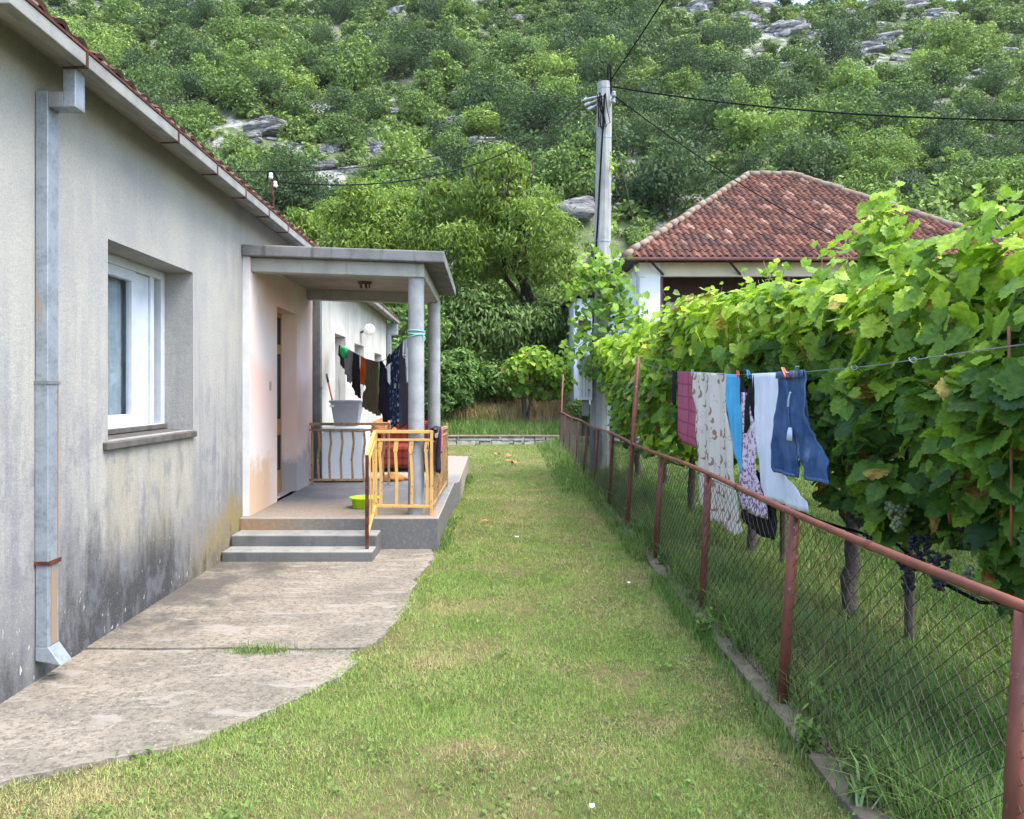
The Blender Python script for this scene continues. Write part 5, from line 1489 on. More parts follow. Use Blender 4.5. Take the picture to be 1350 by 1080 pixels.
# ---- grape leaves: five-lobed blades
def grape_template():
    pts = [(0, 0)]
    half = [(-.05, -.02), (-.16, -.16), (-.27, -.13), (-.36, -.15), (-.40, -.04), (-.47, 0), (-.43, .09), (-.52, .17), (-.49, .27), (-.57, .36), (-.50, .42), (-.52, .52), (-.41, .53), (-.35, .58), (-.36, .70), (-.26, .71), (-.22, .82), (-.12, .83), (-.07, .93)]
    prof = half + [(0, 1.0)] + [(-x, y) for x, y in half[::-1]]
    P = [(0, .32, 0)] + [(x, y, 0) for x, y in prof]
    return np.array(P), [(0, i + 1, i) for i in range(1, len(prof))] + [(0, 1, len(prof))]
GT, GF = grape_template()
GT2 = np.array([(0, .3, 0), (0, -.05, 0), (-.38, -.12, 0), (-.54, .34, 0), (-.36, .66, 0), (0, 1, 0), (.36, .66, 0), (.54, .34, 0), (.38, -.12, 0)]); GF2 = [(0, i + 1, i) for i in range(1, 8)] + [(0, 1, 8)]
def grape_leaves(C, Nrm, tipd, size, rng, simple=False):
    T = GT2 if simple else GT
    n = len(C); size = np.asarray(size)[:, None, None]
    y = norm(tipd - Nrm * np.sum(tipd * Nrm, -1, keepdims=True) + 1e-5); x = np.cross(y, Nrm)
    t = np.broadcast_to(T[None], (n, len(T), 3)).copy()
    cup = rng.uniform(-.5, .25, n)[:, None]; fold = rng.uniform(-.05, .4, n)[:, None]; curl = rng.uniform(-.1, .5, n)[:, None]
    wav = rng.uniform(-.07, .07, (n, len(T)))
    t[..., 2] = fold * np.abs(t[..., 0]) - curl * (t[..., 1] - .2) ** 2 * .5 + cup * (t[..., 0] ** 2) * .5 + wav * (np.hypot(t[..., 0], t[..., 1] - .3))
    t[..., 0] *= rng.uniform(.85, 1.1, n)[:, None]
    return C[:, None] + (t[..., 0:1] * x[:, None] + t[..., 1:2] * y[:, None] + t[..., 2:3] * Nrm[:, None]) * size

def grapevine(base, label, y0, y1, ztop, zbot, xc, half, n, seed, size=.125, lime=.0, simple=False, trunk=None, shoots=(), bunches=(), turning=.04, xgrow=0.0, group="grapevines along the fence"):
    rng = np.random.default_rng(seed)
    t = thing("grapevine", base, label, "grapevine", group)
    mb = MB()
    for P, r_ in trunk or []:
        Q = []
        for a, b_ in zip(P, P[1:]):
            for q in range(4): Q.append(Vector(a).lerp(Vector(b_), q / 4) + Vector(rng.normal(size=3)) * .014)
        Q.append(Vector(P[-1])); mb.tube(Q, [r_ * (1 - .45 * i / len(Q)) * rng.uniform(.85, 1.2) for i in range(len(Q))], 8)
    mb.build("trunk", M['vinebark'], t, smooth=True)
    # canopy: a ragged hedge on wires, thickest on its outer faces
    nc = n // 13                                   # leaves come in clumps, one for each side shoot
    cy = rng.uniform(y0, y1, nc); cu = rng.random(nc); cs = rng.random(nc); k = np.arange(n) % nc
    Y = np.clip(cy[k] + rng.normal(0, .085, n), y0 - .1, y1 + .1)
    lumpz = np.array([mnoise.noise(Vector((y * 1.3, seed, 0))) for y in Y]); lumpb = np.array([mnoise.noise(Vector((y * 1.1, seed, 9))) for y in Y])
    zt_ = np.interp(Y, *ztop) + .16 * lumpz; zb_ = np.interp(Y, *zbot) + .3 * lumpb
    u = np.clip(cu[k] + rng.normal(0, .05, n), 0, 1.04); Z = zb_ + (zt_ - zb_) * u ** .85
    side = cs[k]
    ht = half * (1 - .35 * np.abs(2 * u - .9)) + xgrow * (Y - y0)
    X0 = np.interp(Y, *xc)
    lx = np.array([mnoise.noise(Vector((y * 1.7, z * 1.9, seed))) for y, z in zip(Y, Z)])
    s_ = np.where(side < .6, -1, np.where(side < .74, 1, rng.uniform(-.8, .8, n))); cb = rng.normal(0, .35, (nc, 3))[k]; ct = rng.normal(0, .15, nc)[k]; cx = rng.normal(0, .09, nc)[k]
    X = X0 + s_ * ht * (1 + .8 * lx) + rng.normal(0, .07, n) + cx
    cl = (Y > 4.3) & (Y < 8.5) & (Z < 1.95); X = np.where(cl, np.maximum(X, 2.13 + .06 * rng.random(n)), np.maximum(X, 1.95))
    top = u > .9
    nr = np.stack([s_ * .9 + rng.normal(0, .6, n), -.3 + rng.normal(0, .6, n), .8 + .8 * top + rng.normal(0, .45, n)], 1)
    nr = norm(nr + cb)
    tip = np.stack([s_ * .5 + rng.normal(0, .7, n), rng.normal(0, .8, n), -.7 + rng.normal(0, .5, n)], 1)
    C = np.stack([X, Y, Z], 1)
    sz = size * rng.uniform(.4, 1.15, n)
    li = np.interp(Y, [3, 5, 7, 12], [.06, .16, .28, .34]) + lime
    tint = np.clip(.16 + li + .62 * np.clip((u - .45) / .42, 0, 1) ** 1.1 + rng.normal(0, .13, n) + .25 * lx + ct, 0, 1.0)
    SV, ST = [], []
    smb = MB()
    allsh = list(shoots)
    for q in range(int((y1 - y0) * 10)):
        yy = rng.uniform(y0, y1); zz = np.interp(yy, *ztop)
        allsh.append(((np.interp(yy, *xc) + rng.normal(0, .15), yy, zz - .15), (rng.normal(0, .16), rng.normal(0, .2), rng.uniform(.1, .2 if yy < 6.5 else .5)), None))
    for (p, d_, k_) in allsh:
        p = Vector(p); d_ = Vector(d_); Ls = d_.length; mcount = k_ or max(3, int(Ls / .04))
        pts = [p + d_ * (i / 6) + Vector(rng.normal(size=3)) * .012 for i in range(7)]
        smb.tube(pts, [.0045 - .0028 * i / 6 for i in range(7)], 5)
        for i in range(mcount):
            f = (i + .5) / mcount; q = p + d_ * f
            SV.append((q + Vector(rng.normal(size=3)) * (.035 if k_ is None or k_ < 14 else .06) * (1.2 - f * .4), size * (1.0 - (.62 if k_ is None or k_ < 14 else .5) * f) * rng.uniform(.75, 1.1), .7 + .35 * f + rng.normal(0, .08)))
    for q in range(int((y1 - y0) * 9)):            # brown canes that carry the clumps
        yy = rng.uniform(y0, y1); zb0 = np.interp(yy, *zbot) + .2; zt0 = np.interp(yy, *ztop); x0 = np.interp(yy, *xc) + rng.normal(0, .12)
        d_ = Vector((-rng.uniform(.1, .45), rng.normal(0, .25), (zt0 - zb0) * rng.uniform(.3, .7))); p = Vector((x0, yy, zb0 + rng.random() * .4))
        smb.tube([p + d_ * (i / 5) + Vector((-.1 * math.sin(i * .6), 0, 0)) + Vector(rng.normal(size=3)) * .012 for i in range(6)], [.0065 - .0008 * i for i in range(6)], 5, 1)
    smb.build("shoot", [M['shoot'], M['cane']], t, smooth=True)
    if SV:
        C2 = np.array([v[0] for v in SV]); m = len(SV)
        nr2 = norm(np.stack([-.6 + rng.normal(0, .5, m), -.5 + rng.normal(0, .5, m), .55 + rng.normal(0, .4, m)], 1)); tp2 = np.stack([rng.normal(0, .7, m), rng.normal(0, .7, m), -.5 + rng.normal(0, .5, m)], 1)
        C = np.concatenate([C, C2]); nr = np.concatenate([nr, nr2]); tip = np.concatenate([tip, tp2]); sz = np.concatenate([sz, [v[1] for v in SV]]); tint = np.concatenate([tint, np.clip([v[2] for v in SV], 0, 1)])
    old = rng.random(len(C)) < turning
    old[n:] = False
    G = grape_leaves(C, nr, tip, sz, rng, simple)
    F = GF2 if simple else GF
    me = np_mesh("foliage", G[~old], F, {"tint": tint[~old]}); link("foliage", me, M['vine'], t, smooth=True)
    if old.any():
        me = np_mesh("turning_leaves", G[old], F, {"tint": tint[old]}); link("turning_leaves", me, M['vine_old'], t, smooth=True)
    for (c, ln, m_) in bunches:
        mb = MB()
        for q in range(75):
            f = rng.random(); a = rng.uniform(0, 6.28); r_ = .055 * (1 - .7 * f) * math.sqrt(rng.random())
            mb.lathe((c[0] + r_ * math.cos(a) * 1.1, c[1] + r_ * math.sin(a) * 1.1, c[2] - ln * f), [(.0, -.0115), (.0092, -.007), (.0118, 0), (.0092, .007), (0, .0115)], 7)
        mb.build("grape_bunch", m_, t, smooth=True)
    return t
ZT_ = ([2.0, 3.5, 3.9, 4.25, 4.7, 5.2, 6.0, 7.3, 9.4, 11.4, 14], [2.40, 2.38, 2.34, 2.24, 2.24, 2.32, 2.38, 2.5, 2.54, 2.5, 2.55])
ZB_ = ([2.0, 3.7, 4.4, 5.0, 5.8, 7.3, 9.0, 10.5, 14], [.80, .84, .86, .95, 1.15, 1.15, .95, .65, .7])
XC_ = ([2, 6, 10, 14], [2.55, 2.55, 2.6, 2.75])
grapevine((2.62, 3.9, 0), "nearest grapevine with a gnarled trunk and dark grape bunches beside the nearest fence post", 2.3, 4.35, ZT_, ZB_, XC_, .40, 3300, 501, size=.122, group=None,
          trunk=[([(2.66, 3.75, -.1), (2.62, 3.8, .45), (2.56, 3.95, .8), (2.5, 4.0, 1.05), (2.62, 4.15, 1.25), (2.5, 4.5, 1.35)], .055), ([(2.56, 3.95, .8), (2.7, 3.5, 1.15), (2.66, 3.2, 1.3)], .04)],
          shoots=[((2.4, 3.7, 2.35), (.05, .12, .22), 9), ((2.45, 3.95, 2.3), (-.05, -.12, .28), 10), ((2.5, 3.45, 2.3), (-.1, .05, .24), 9)],
          bunches=[((2.24, 3.72, 1.10), .16, M['grape']), ((2.30, 3.50, .98), .17, M['grape']), ((2.22, 3.88, .80), .18, M['grape']), ((2.24, 4.2, .72), .2, M['grape']), ((2.2, 4.02, .86), .16, M['grape']), ((2.10, 4.06, 1.02), .14, M['greengrape']), ((2.2, 3.56, .80), .12, M['greengrape'])])
grapevine((2.5, 5.45, 0), "grapevine with a forked dark trunk standing just behind the hanging jeans", 4.35, 6.3, ZT_, ZB_, XC_, .40, 3100, 502, size=.122, group=None,
          trunk=[([(2.47, 5.4, -.1), (2.5, 5.45, .3), (2.55, 5.5, .66), (2.44, 5.7, .95), (2.36, 5.95, 1.15), (2.5, 6.1, 1.6)], .055), ([(2.55, 5.5, .66), (2.66, 5.3, 1.0), (2.6, 5.0, 1.5)], .04)],
          shoots=[((2.5, 5.0, 2.35), (.02, -.02, .52), 44), ((2.48, 5.06, 2.3), (.0, .05, .48), 36), ((2.52, 4.9, 2.35), (.0, .02, .40), 36), ((2.5, 4.98, 2.3), (.02, .02, .56), 34), ((2.45, 5.12, 2.25), (-.03, .05, .42), 26), ((2.5, 4.9, 2.25), (.0, .0, .42), 22), ((2.55, 5.6, 2.4), (.0, .05, .3), 16), ((2.5, 6.0, 2.4), (.05, .0, .3), 16)],
          bunches=[((2.2, 4.55, .9), .18, M['grape']), ((2.24, 4.75, .98), .16, M['grape'])])
grapevine((2.5, 7.5, 0), "grapevine hanging behind the sheet and the floral dress", 6.3, 8.7, ZT_, ZB_, XC_, .48, 2500, 503, size=.13, group=None, lime=.06,
          trunk=[([(2.5, 7.5, -.1), (2.52, 7.55, .5), (2.46, 7.6, 1.1), (2.55, 7.4, 1.7)], .05)], turning=.05)
grapevine((2.6, 10, 0), "yellowing grapevine reaching the ground behind the pink towel", 8.7, 11.4, ZT_, ZB_, XC_, .55, 3300, 504, size=.13, simple=True, lime=.12, group=None,
          trunk=[([(2.6, 10, -.1), (2.58, 10.0, .7), (2.6, 9.9, 1.6)], .05)], turning=.10)
ZT2 = ([11, 12.5, 14, 15.2], [2.42, 2.45, 2.5, 2.6]); ZB2 = ([11, 12, 13, 14, 15.2], [.5, .9, 1.55, 1.8, 1.9])
grapevine((2.66, 12.9, 0), "grapevine with a bent black trunk beside the utility pole", 11.4, 14.3, ZT2, ZB2, ([11, 15.5], [2.6, 2.55]), .62, 3000, 505, size=.13, simple=True, lime=.10, group=None,
          trunk=[([(2.62, 13.6, -.1), (2.55, 13.6, .6), (2.42, 13.6, .9), (2.5, 13.6, 1.35), (2.62, 13.4, 2.0)], .06), ([(2.95, 13.2, -.1), (2.92, 13.2, 1.9)], .05)], turning=.05)
grapevine((4.7, 8, 0), "grapevine of the second row, glimpsed through gaps behind the laundry", 2.5, 14.5, ([2, 15], [1.95, 2.05]), ([2, 15], [.75, .8]), ([2, 15], [4.7, 4.8]), .4, 3600, 507, size=.15, simple=True, lime=-.2, group=None,
          trunk=[([(4.7, 8.2, -.1), (4.68, 8.2, 1.2)], .05)], turning=.03)
# the shoots that climb the pole
def pole_vine():
    rng = np.random.default_rng(510)
    t = thing("grapevine", (2.1, 14.5, 1.5), "bright grape shoots wrapped round the utility pole with arms spreading out", "grapevine")
    arms = [[(800, 395), (785, 360), (770, 375), (745, 392)], [(800, 405), (815, 400), (832, 410), (850, 425)], [(830, 430), (800, 440), (770, 450), (745, 470), (735, 490)], [(840, 440), (812, 460), (775, 470), (770, 515)],
            [(815, 420), (790, 372), (778, 345), (768, 355)], [(795, 450), (800, 480), (825, 500), (790, 510)], [(825, 360), (800, 350), (790, 338)], [(788, 395), (772, 410), (766, 440)], [(803, 350), (806, 300), (803, 255), (805, 200)], [(850, 420), (830, 470), (815, 500), (835, 535)]]
    P, S_, Tt = [], [], []; mb = MB()
    for i, A in enumerate(arms):
        Yd = 14.6 if i != 8 else 14.95
        pts = [Vector(PX(a, b_, Yd + rng.normal() * .15)) for a, b_ in A]; mb.tube(pts, .008, 5)
        dens = 40 if i != 8 else 18
        for q in range(dens * (len(pts) - 1)):
            s_ = rng.integers(0, len(pts) - 1); f = rng.random(); c = pts[s_].lerp(pts[s_ + 1], f)
            tot = (s_ + f) / (len(pts) - 1); w = (.22 * (1.1 - .8 * tot)) if i != 8 else .06
            P.append(c + Vector(rng.normal(size=3)) * w); S_.append(.13 * rng.uniform(.6, 1.15) * (1.05 - .35 * tot) * (1 if i != 8 else .85)); Tt.append(.3 + .3 * tot + (.2 if i in (0, 1, 4, 6, 8) else .0) + rng.normal(0, .13))
    mb.build("shoot", M['shoot'], t, smooth=True)
    m = len(P); C = np.array(P)
    nr = norm(np.stack([rng.normal(0, .5, m), -.7 + rng.normal(0, .4, m), .5 + rng.normal(0, .4, m)], 1)); tp = np.stack([rng.normal(0, .6, m), rng.normal(0, .4, m), -1 + rng.normal(0, .3, m)], 1)
    me = np_mesh("foliage", grape_leaves(C, nr, tp, S_, rng, True), GF2, {"tint": np.clip(Tt, 0, 1)}); link("foliage", me, M['vine'], t, smooth=True)
pole_vine()
# little arbour vine on the upper terrace
def arbour():
    rng = np.random.default_rng(520)
    t = thing("grapevine", (1.22, 26, .5), "small round grapevine tree standing alone above the low stone wall", "grapevine")
    mb = MB(); bark_tube(mb, rng, (1.2, 26, .3), (1.26, 26, 1.6), .1, .07, 5, .15); bark_tube(mb, rng, (1.3, 26.1, .3), (1.4, 26, 1.6), .06, .05, 5, .15)
    for q in range(7): bark_tube(mb, rng, (1.28, 26, 1.5), (1.22 + rng.normal() * .6, 26 + rng.normal() * .5, 2.1 + rng.normal() * .4), .04, .015, 4, .15)
    mb.build("trunk", M['vinebark'], t, smooth=True)
    bl = blob_px([(705, 490, 24), (682, 488, 20), (728, 492, 20), (705, 475, 22), (690, 510, 14), (735, 512, 14), (715, 515, 14), (745, 500, 12)], 26, .4, 5, 5)
    V, d, rad, k = crown_cards(bl, 3400, .2, .2, rng, jit=.5)
    C = V.mean(1); nr = norm(d + rng.normal(size=d.shape) * .5 + np.array([0, -.2, .3])); tp = np.stack([rng.normal(0, .5, len(C)), rng.normal(0, .5, len(C)), -np.ones(len(C))], 1)
    z = C[:, 2]; tint = np.clip(.4 + .5 * (z - 1.4) / 1.7 + rng.normal(0, .13, len(C)), 0, 1)
    old = rng.random(len(C)) < .05
    G = grape_leaves(C, nr, tp, .17 * rng.uniform(.6, 1.2, len(C)), rng, True)
    link("foliage", np_mesh("foliage", G[~old], GF2, {"tint": tint[~old]}), M['vine'], t, smooth=True)
    link("turning_leaves", np_mesh("turning_leaves", G[old], GF2, {"tint": tint[old]}), M['vine_old'], t, smooth=True)
arbour()
# stakes, trellis wire, drip pipe
mb = MB(); mb.tube([PX(1334, 720, 3.0), PX(1333, 620, 3.02), PX(1330, 430, 3.05)], .006, 7); tag(mb.build("cane_stake", M['cane'], org=PX(1334, 720, 3.0), smooth=True), "reddish brown cane standing upright in the nearest grapevine", "stake")
mb = MB(); mb.tube([PX(1253, 690, 3.5), PX(1248, 655, 3.46), PX(1254, 625, 3.46), PX(1267, 602, 3.5)], .007, 7); tag(mb.build("bent_cane", M['cane'], org=PX(1253, 690, 3.95), smooth=True), "curved brown cane among the leaves above the dark grapes", "cane")
for y in (4.9, 7.0, 9.5, 12.0):
    mb = MB(); mb.tube([(2.62, y, -.1), (2.62, y, 2.45)], .03, 8)
    tag(mb.build("trellis_stake", M['stake'], org=(2.62, y, 0)), "grey wooden trellis stake hidden inside the grapevine row", "stake", "trellis stakes in the grapevine row")
mb = MB(); mb.tube([(2.5, 2.0 + .4 * k, .64 + .02 * math.sin(k * 1.1) - (.10 if k in (5, 6) else 0)) for k in range(26)], .010, 6)
tag(mb.build("drip_pipe", M['black_cable'], org=(2.5, 5, .64), smooth=True), "thin black irrigation pipe strung low behind the fence", "pipe")

# ------------------------------------------------------------------ laundry by the fence
CX = 1.95
CZ = [(2.2, 1.785), (2.87, 1.768), (4.0, 1.725), (5.0, 1.712), (6.2, 1.722), (7.2, 1.76), (8.2, 1.80), (9.3, 1.9)]
def fline(s): y = -s; return (CX - (.02 if True else 0) * 0, y, interp(CZ, y))
mb = MB(); mb.tube([(1.66, 9.05, 1.93)] + [(CX, y, interp(CZ, y)) for y in np.arange(8.4, 2.0, -.2)], .0028, 5)
tag(mb.build("clothesline", M['grey_cable'], org=(CX, 6, 1.72)), "taut wire clothesline strung between the fence and the grapevines", "clothesline")
DR = thing("floral_dress", (1.93, 5.8, 1.7), "purple floral dress with a black neckline on the fence clothesline", "dress")
def fg(name, m, pieces, label, cat, seed, amp=.014, nf=2.5, off=0, solid=.005, nu=30):
    ln = lambda s: (CX + off, -s, interp(CZ, -s) + .006)
    mb = garment(MB(), ln, pieces, (1, 0, 0), amp, nf, seed, nu=nu, step=.03)
    if label is None: return mb.build(name, m, DR, smooth=True, solid=solid)
    o = mb.build(name, m, None, org=(CX + off, -(pieces[0][0][1] + pieces[0][0][2]) / 2, 1.73), smooth=True, solid=solid)
    return tag(o, label, cat, None)
fg("cloth", M['c_black'], [[(0, -8.32, -8.13), (.3, -8.30, -8.12), (.36, -8.26, -8.14)]], "narrow black cloth at the far end of the fence clothesline", "cloth", 1)
fg("towel", M['towel'], [[(0, -8.11, -7.42), (.66, -8.11, -7.36), (.71, -7.98, -7.34)]], "pink checked towel on the fence clothesline", "towel", 2, amp=.01)
fg("sheet", M['sheet'], [[(0, -7.46, -6.38), (.12, -7.44, -6.36), (.7, -7.25, -6.25), (1.22, -7.22, -6.1), (1.27, -7.0, -6.2)]], "cream sheet printed with brown crescents and dots", "sheet", 3, amp=.022, nf=2, nu=44)
fg("scarf", M['c_sky'], [[(0, -6.39, -5.98), (.2, -6.36, -6.0), (.5, -6.26, -6.0), (.76, -6.12, -6.0)]], "sky blue cloth tapering downwards beside the cream sheet", "cloth", 4, off=-.012)
fg("skirt", M['c_black'], [[(.72, -6.12, -5.46), (1.0, -6.16, -5.34), (1.13, -6.1, -5.36), (1.17, -5.9, -5.5)]], "black skirt hem hanging lowest below the floral dress", "skirt", 5, off=.03, amp=.02, nf=3)
fg("body", M['floral'], [[(.14, -6.0, -5.80), (.30, -6.0, -5.72), (.42, -6.0, -5.68), (.7, -6.02, -5.64), (.95, -6.06, -5.52), (1.02, -5.98, -5.5)]], None, None, 6, off=-.02, amp=.014)
fg("neckline", M['c_black'], [[(0, -6.01, -5.97), (.1, -6.0, -5.94), (.22, -6.0, -5.85), (.34, -5.94, -5.84), (.44, -5.86, -5.838)], [(0, -5.72, -5.69), (.1, -5.78, -5.69), (.22, -5.85, -5.69), (.34, -5.84, -5.73), (.44, -5.838, -5.81)]], None, None, 7, off=-.027)
fg("shirt", M['c_white'], [[(0, -5.72, -5.24), (.45, -5.68, -5.22), (.62, -5.63, -5.1), (.8, -5.55, -4.79), (.86, -5.45, -4.77)]], "long white shirt between the floral dress and the jeans", "shirt", 8, off=-.03, amp=.014)
# the jeans: waist, two legs
J = thing("jeans", (1.9, 4.95, 1.7), "short blue denim jeans pegged by the waist at the near end of the line", "jeans")
def jline(s): return (1.905, -s, interp(CZ, -s) + .01)
LEFT = [(0, -5.15, -4.952), (.09, -5.16, -4.95), (.32, -5.19, -4.91), (.5, -5.21, -4.875), (.62, -5.22, -4.85), (.66, -5.19, -4.845)]
RIGHT = [(0, -4.952, -4.75), (.09, -4.95, -4.73), (.32, -4.91, -4.64), (.5, -4.87, -4.50), (.62, -4.74, -4.40), (.655, -4.68, -4.38)]
mb = garment(MB(), jline, [LEFT, RIGHT], (1, 0, 0), .013, 3.4, 4, nu=24, step=.012, wob=.012)
mb.build("denim", M['denim'], J, smooth=True, solid=.010)
mb = garment(MB(), lambda s: (1.886, -s, interp(CZ, -s) + .01), [[(.0, -5.155, -4.745), (.045, -5.16, -4.735)]], (1, 0, 0), .012, 3, 4, nu=26)
mb.build("waistband", M['denim_seam'], J, smooth=True, solid=.006)
mb = garment(MB(), lambda s: (1.884, -s, interp(CZ, -s) + .01), [[(.635, -5.21, -4.835), (.655, -5.20, -4.83)], [(.63, -4.715, -4.385), (.65, -4.68, -4.377)]], (1, 0, 0), .012, 3, 4, nu=26)
mb.build("hem", M['denim_seam'], J, smooth=True, solid=.006)
mb = MB(); mb.tube([(1.876, 4.95, 1.66), (1.874, 4.93, 1.55), (1.874, 4.91, 1.43), (1.876, 4.905, 1.39)], .004, 5); mb.build("fly_seam", M['denim_seam'], J)
mb = garment(MB(), lambda s: (1.878, -s, 1.72), [[(.35, -4.90, -4.865), (.39, -4.94, -4.85), (.43, -4.955, -4.855)]], (1, 0, 0), .006, 3, 2, nu=10); mb.build("pocket", M['pocket'], J, smooth=True, solid=.006)
mb = MB(); mb.tube([(1.874, 4.92, 1.50), (1.868, 4.90, 1.54), (1.868, 4.87, 1.59)], .006, 6); mb.build("belt_end", M['pocket'], J)
def peg(y, m, label, tilt=.2, x=None):
    z = interp(CZ, y); mb = MB(); x = (x or CX - .035)
    mb.bar((x - .008, y, z - .03), (x - .006, y + tilt * .045, z + .032), .009, .006); mb.bar((x + .010, y, z - .03), (x + .005, y + tilt * .045, z + .032), .009, .006)
    mb.tube([(x - .01, y, z - .004), (x + .014, y, z - .004)], .007, 6)
    tag(mb.build("clothes_peg", m, None, org=(x, y, z)), label, "peg")
peg(5.77, M['blueplastic'], "blue peg between the floral dress and the white shirt", .9); peg(5.14, M['blackplastic'], "black peg where the white shirt meets the jeans", -.6)
peg(4.93, M['orangeplastic'], "orange peg gripping the waist of the jeans", 1.6, 1.87); peg(4.80, M['galv'], "pale grey peg at the near corner of the jeans", -.8, 1.87); peg(7.38, M['c_teal'], "teal peg at the corner of the pink towel", .2)
peg(6.02, M['orangeplastic'], "orange peg holding the sky blue cloth", .5)
for y, lab in ((3.62, "empty white wire loop on the bare stretch of clothesline"), (4.2, "twisted wire tie on the clothesline just past the jeans")):
    mb = MB(); z = interp(CZ, y)
    mb.tube([(CX + .012 * math.sin(q), y + .022 * math.cos(q * 1.0), z + .012 * math.sin(q * 1.3)) for q in np.linspace(0, 6.3, 16)], .0022, 5); tag(mb.build("wire_tie", M['tie'], None, org=(CX, y, z)), lab, "wire tie")

# ------------------------------------------------------------------ grass
def blades(name, X, Y, Z, H, W, mat, rng, lean=.5, label=None, cat=None, kind="stuff", bend=.35, segs=2):
    n = len(X); a = rng.uniform(0, 6.283, n); l = np.abs(rng.normal(0, lean, n)); b_ = rng.uniform(0, 6.283, n)
    base = np.stack([X, Y, Z], 1); side = np.stack([np.cos(a), np.sin(a), np.zeros(n)], 1) * (W / 2)[:, None]; ld = np.stack([np.cos(b_), np.sin(b_), np.zeros(n)], 1)
    up = np.array([0, 0, 1.0])
    if segs == 1:
        tip = base + (up * np.cos(l)[:, None] + ld * np.sin(l)[:, None]) * H[:, None]
        V = np.stack([base - side, base + side, tip], 1); F = [(0, 1, 2)]
        me = np_mesh(name, V, F)
    else:
        mid = base + (up * np.cos(l * .6)[:, None] + ld * np.sin(l * .6)[:, None]) * (H * .55)[:, None]
        l2 = l * 1.5 + bend
        tip = mid + (up * np.cos(l2)[:, None] + ld * np.sin(l2)[:, None]) * (H * .5)[:, None]
        V = np.stack([base - side, base + side, mid + side * .7, mid - side * .7, tip], 1)
        me = np_mesh(name, V, [(0, 1, 2), (0, 2, 3), (3, 2, 4)])
    return tag(link(name, me, mat), label, cat, None, kind)
rng = np.random.default_rng(900)
def sample(y0, y1, xl, xr, dens_fn):
    xs_, ys_ = [], []
    y = y0
    while y < y1:
        st = .25 + .02 * y; a_, b_ = xl(y), xr(y); m = int(max(0, (b_ - a_)) * st * dens_fn(y))
        xs_.append(rng.uniform(a_, b_, m)); ys_.append(rng.uniform(y, y + st, m)); y += st
    return np.concatenate(xs_), np.concatenate(ys_)
def left_edge(y): return max(-.62 * y - .6, -3.6)
X, Y = sample(2.3, 7.9, lambda y: max(-.64 * y - .3, -3.5), lambda y: FX(y) - .08, lambda y: 26000 * min(1, (3.6 / y) ** 1.35))
X2, Y2 = sample(7.9, 23.6, lambda y: -.47 + .012 * (y - 8), lambda y: FX(y) - .05, lambda y: max(1800, 22000 * (3.6 / y) ** 1.5))
X3, Y3 = sample(15.3, 23.4, lambda y: -4.5, lambda y: -.3, lambda y: 900)
X = np.concatenate([X, X2, X3]); Y = np.concatenate([Y, Y2, Y3])
PV = np.array(PAVE_IN)
ed = np.array([.035 * mnoise.noise(Vector((x * 5, y * 5, 3))) for x, y in zip(X, Y)])
thin = np.array([mnoise.noise(Vector((x * 1.9, y * 1.9, 6))) + .5 * mnoise.noise(Vector((x * 6, y * 6, 2))) for x, y in zip(X, Y)])
keep = ~in_poly(X + ed + .012, Y - ed - .012, PAVE_IN) & ((thin < .22) | (rng.random(len(X)) < .45))
X, Y = X[keep], Y[keep]
n = len(X)
H = rng.uniform(.012, .034, n) * np.interp(Y, [3, 10, 20], [1, 1.2, 1.5]); W = rng.uniform(.0022, .0042, n) * np.interp(Y, [3, 8, 20], [1, 1.7, 3.2])
tuft = np.array([mnoise.noise(Vector((x * 1.6, y * 1.6, 1))) for x, y in zip(X[::1], Y[::1])]); H *= 1 + .5 * tuft
blades("lawn", X, Y, np.full(n, -.005), H, W, M['lawn'], rng, 1.0, "short mown lawn with straw coloured dry patches", "lawn", segs=1)
# taller fringe along the kerb, the pavement's joint and the platform
def fringe(name, pts, n, h, w, lab, spread=.05, mat='meadow', lean=.5, cat="grass"):
    P = np.array(pts, float); seg = np.linalg.norm(np.diff(P[:, :2], axis=0), axis=1); cum = np.concatenate([[0], np.cumsum(seg)])
    d = rng.uniform(0, cum[-1], n); x = np.interp(d, cum, P[:, 0]) + rng.normal(0, spread, n); y = np.interp(d, cum, P[:, 1]) + rng.normal(0, spread, n)
    cl = np.array([mnoise.noise(Vector((a * 1.1, b_ * 1.1, 4))) for a, b_ in zip(x, y)]); k = cl + rng.normal(0, .18, n) > -.12
    x, y, cl = x[k], y[k], cl[k]; m = len(x)
    blades(name, x, y, np.full(m, 0.0), h * rng.uniform(.4, 1.15, m) * (1 + .8 * np.clip(cl, -.3, .6)), w * rng.uniform(.6, 1.3, m) * np.interp(y, [3, 9, 20], [1, 1.5, 2.2]), M[mat], rng, lean, lab, cat)
fringe("kerb_grass", [(FX(y) - .17, y) for y in np.linspace(2, 23, 40)] , 17000, .10, .005, "taller green grass tufts along the kerb by the lawn", .04)
fringe("pavement_edge_grass", [(x, y) for x, y in PAVE], 5200, .04, .004, "dry lawn grass lapping over the curved pavement edge", .022, 'lawn', .9)
fringe("kerb_weeds", [(FX(y) - .05, y) for y in np.linspace(2, 23, 40)], 4200, .17, .007, "weeds sprouting through the kerb under the fence", .045)
fringe("platform_grass", [(-.46, 7.9), (-.42, 11), (-.33, 15.2)], 2600, .085, .006, "fresh green grass along the foot of the porch platform", .04)
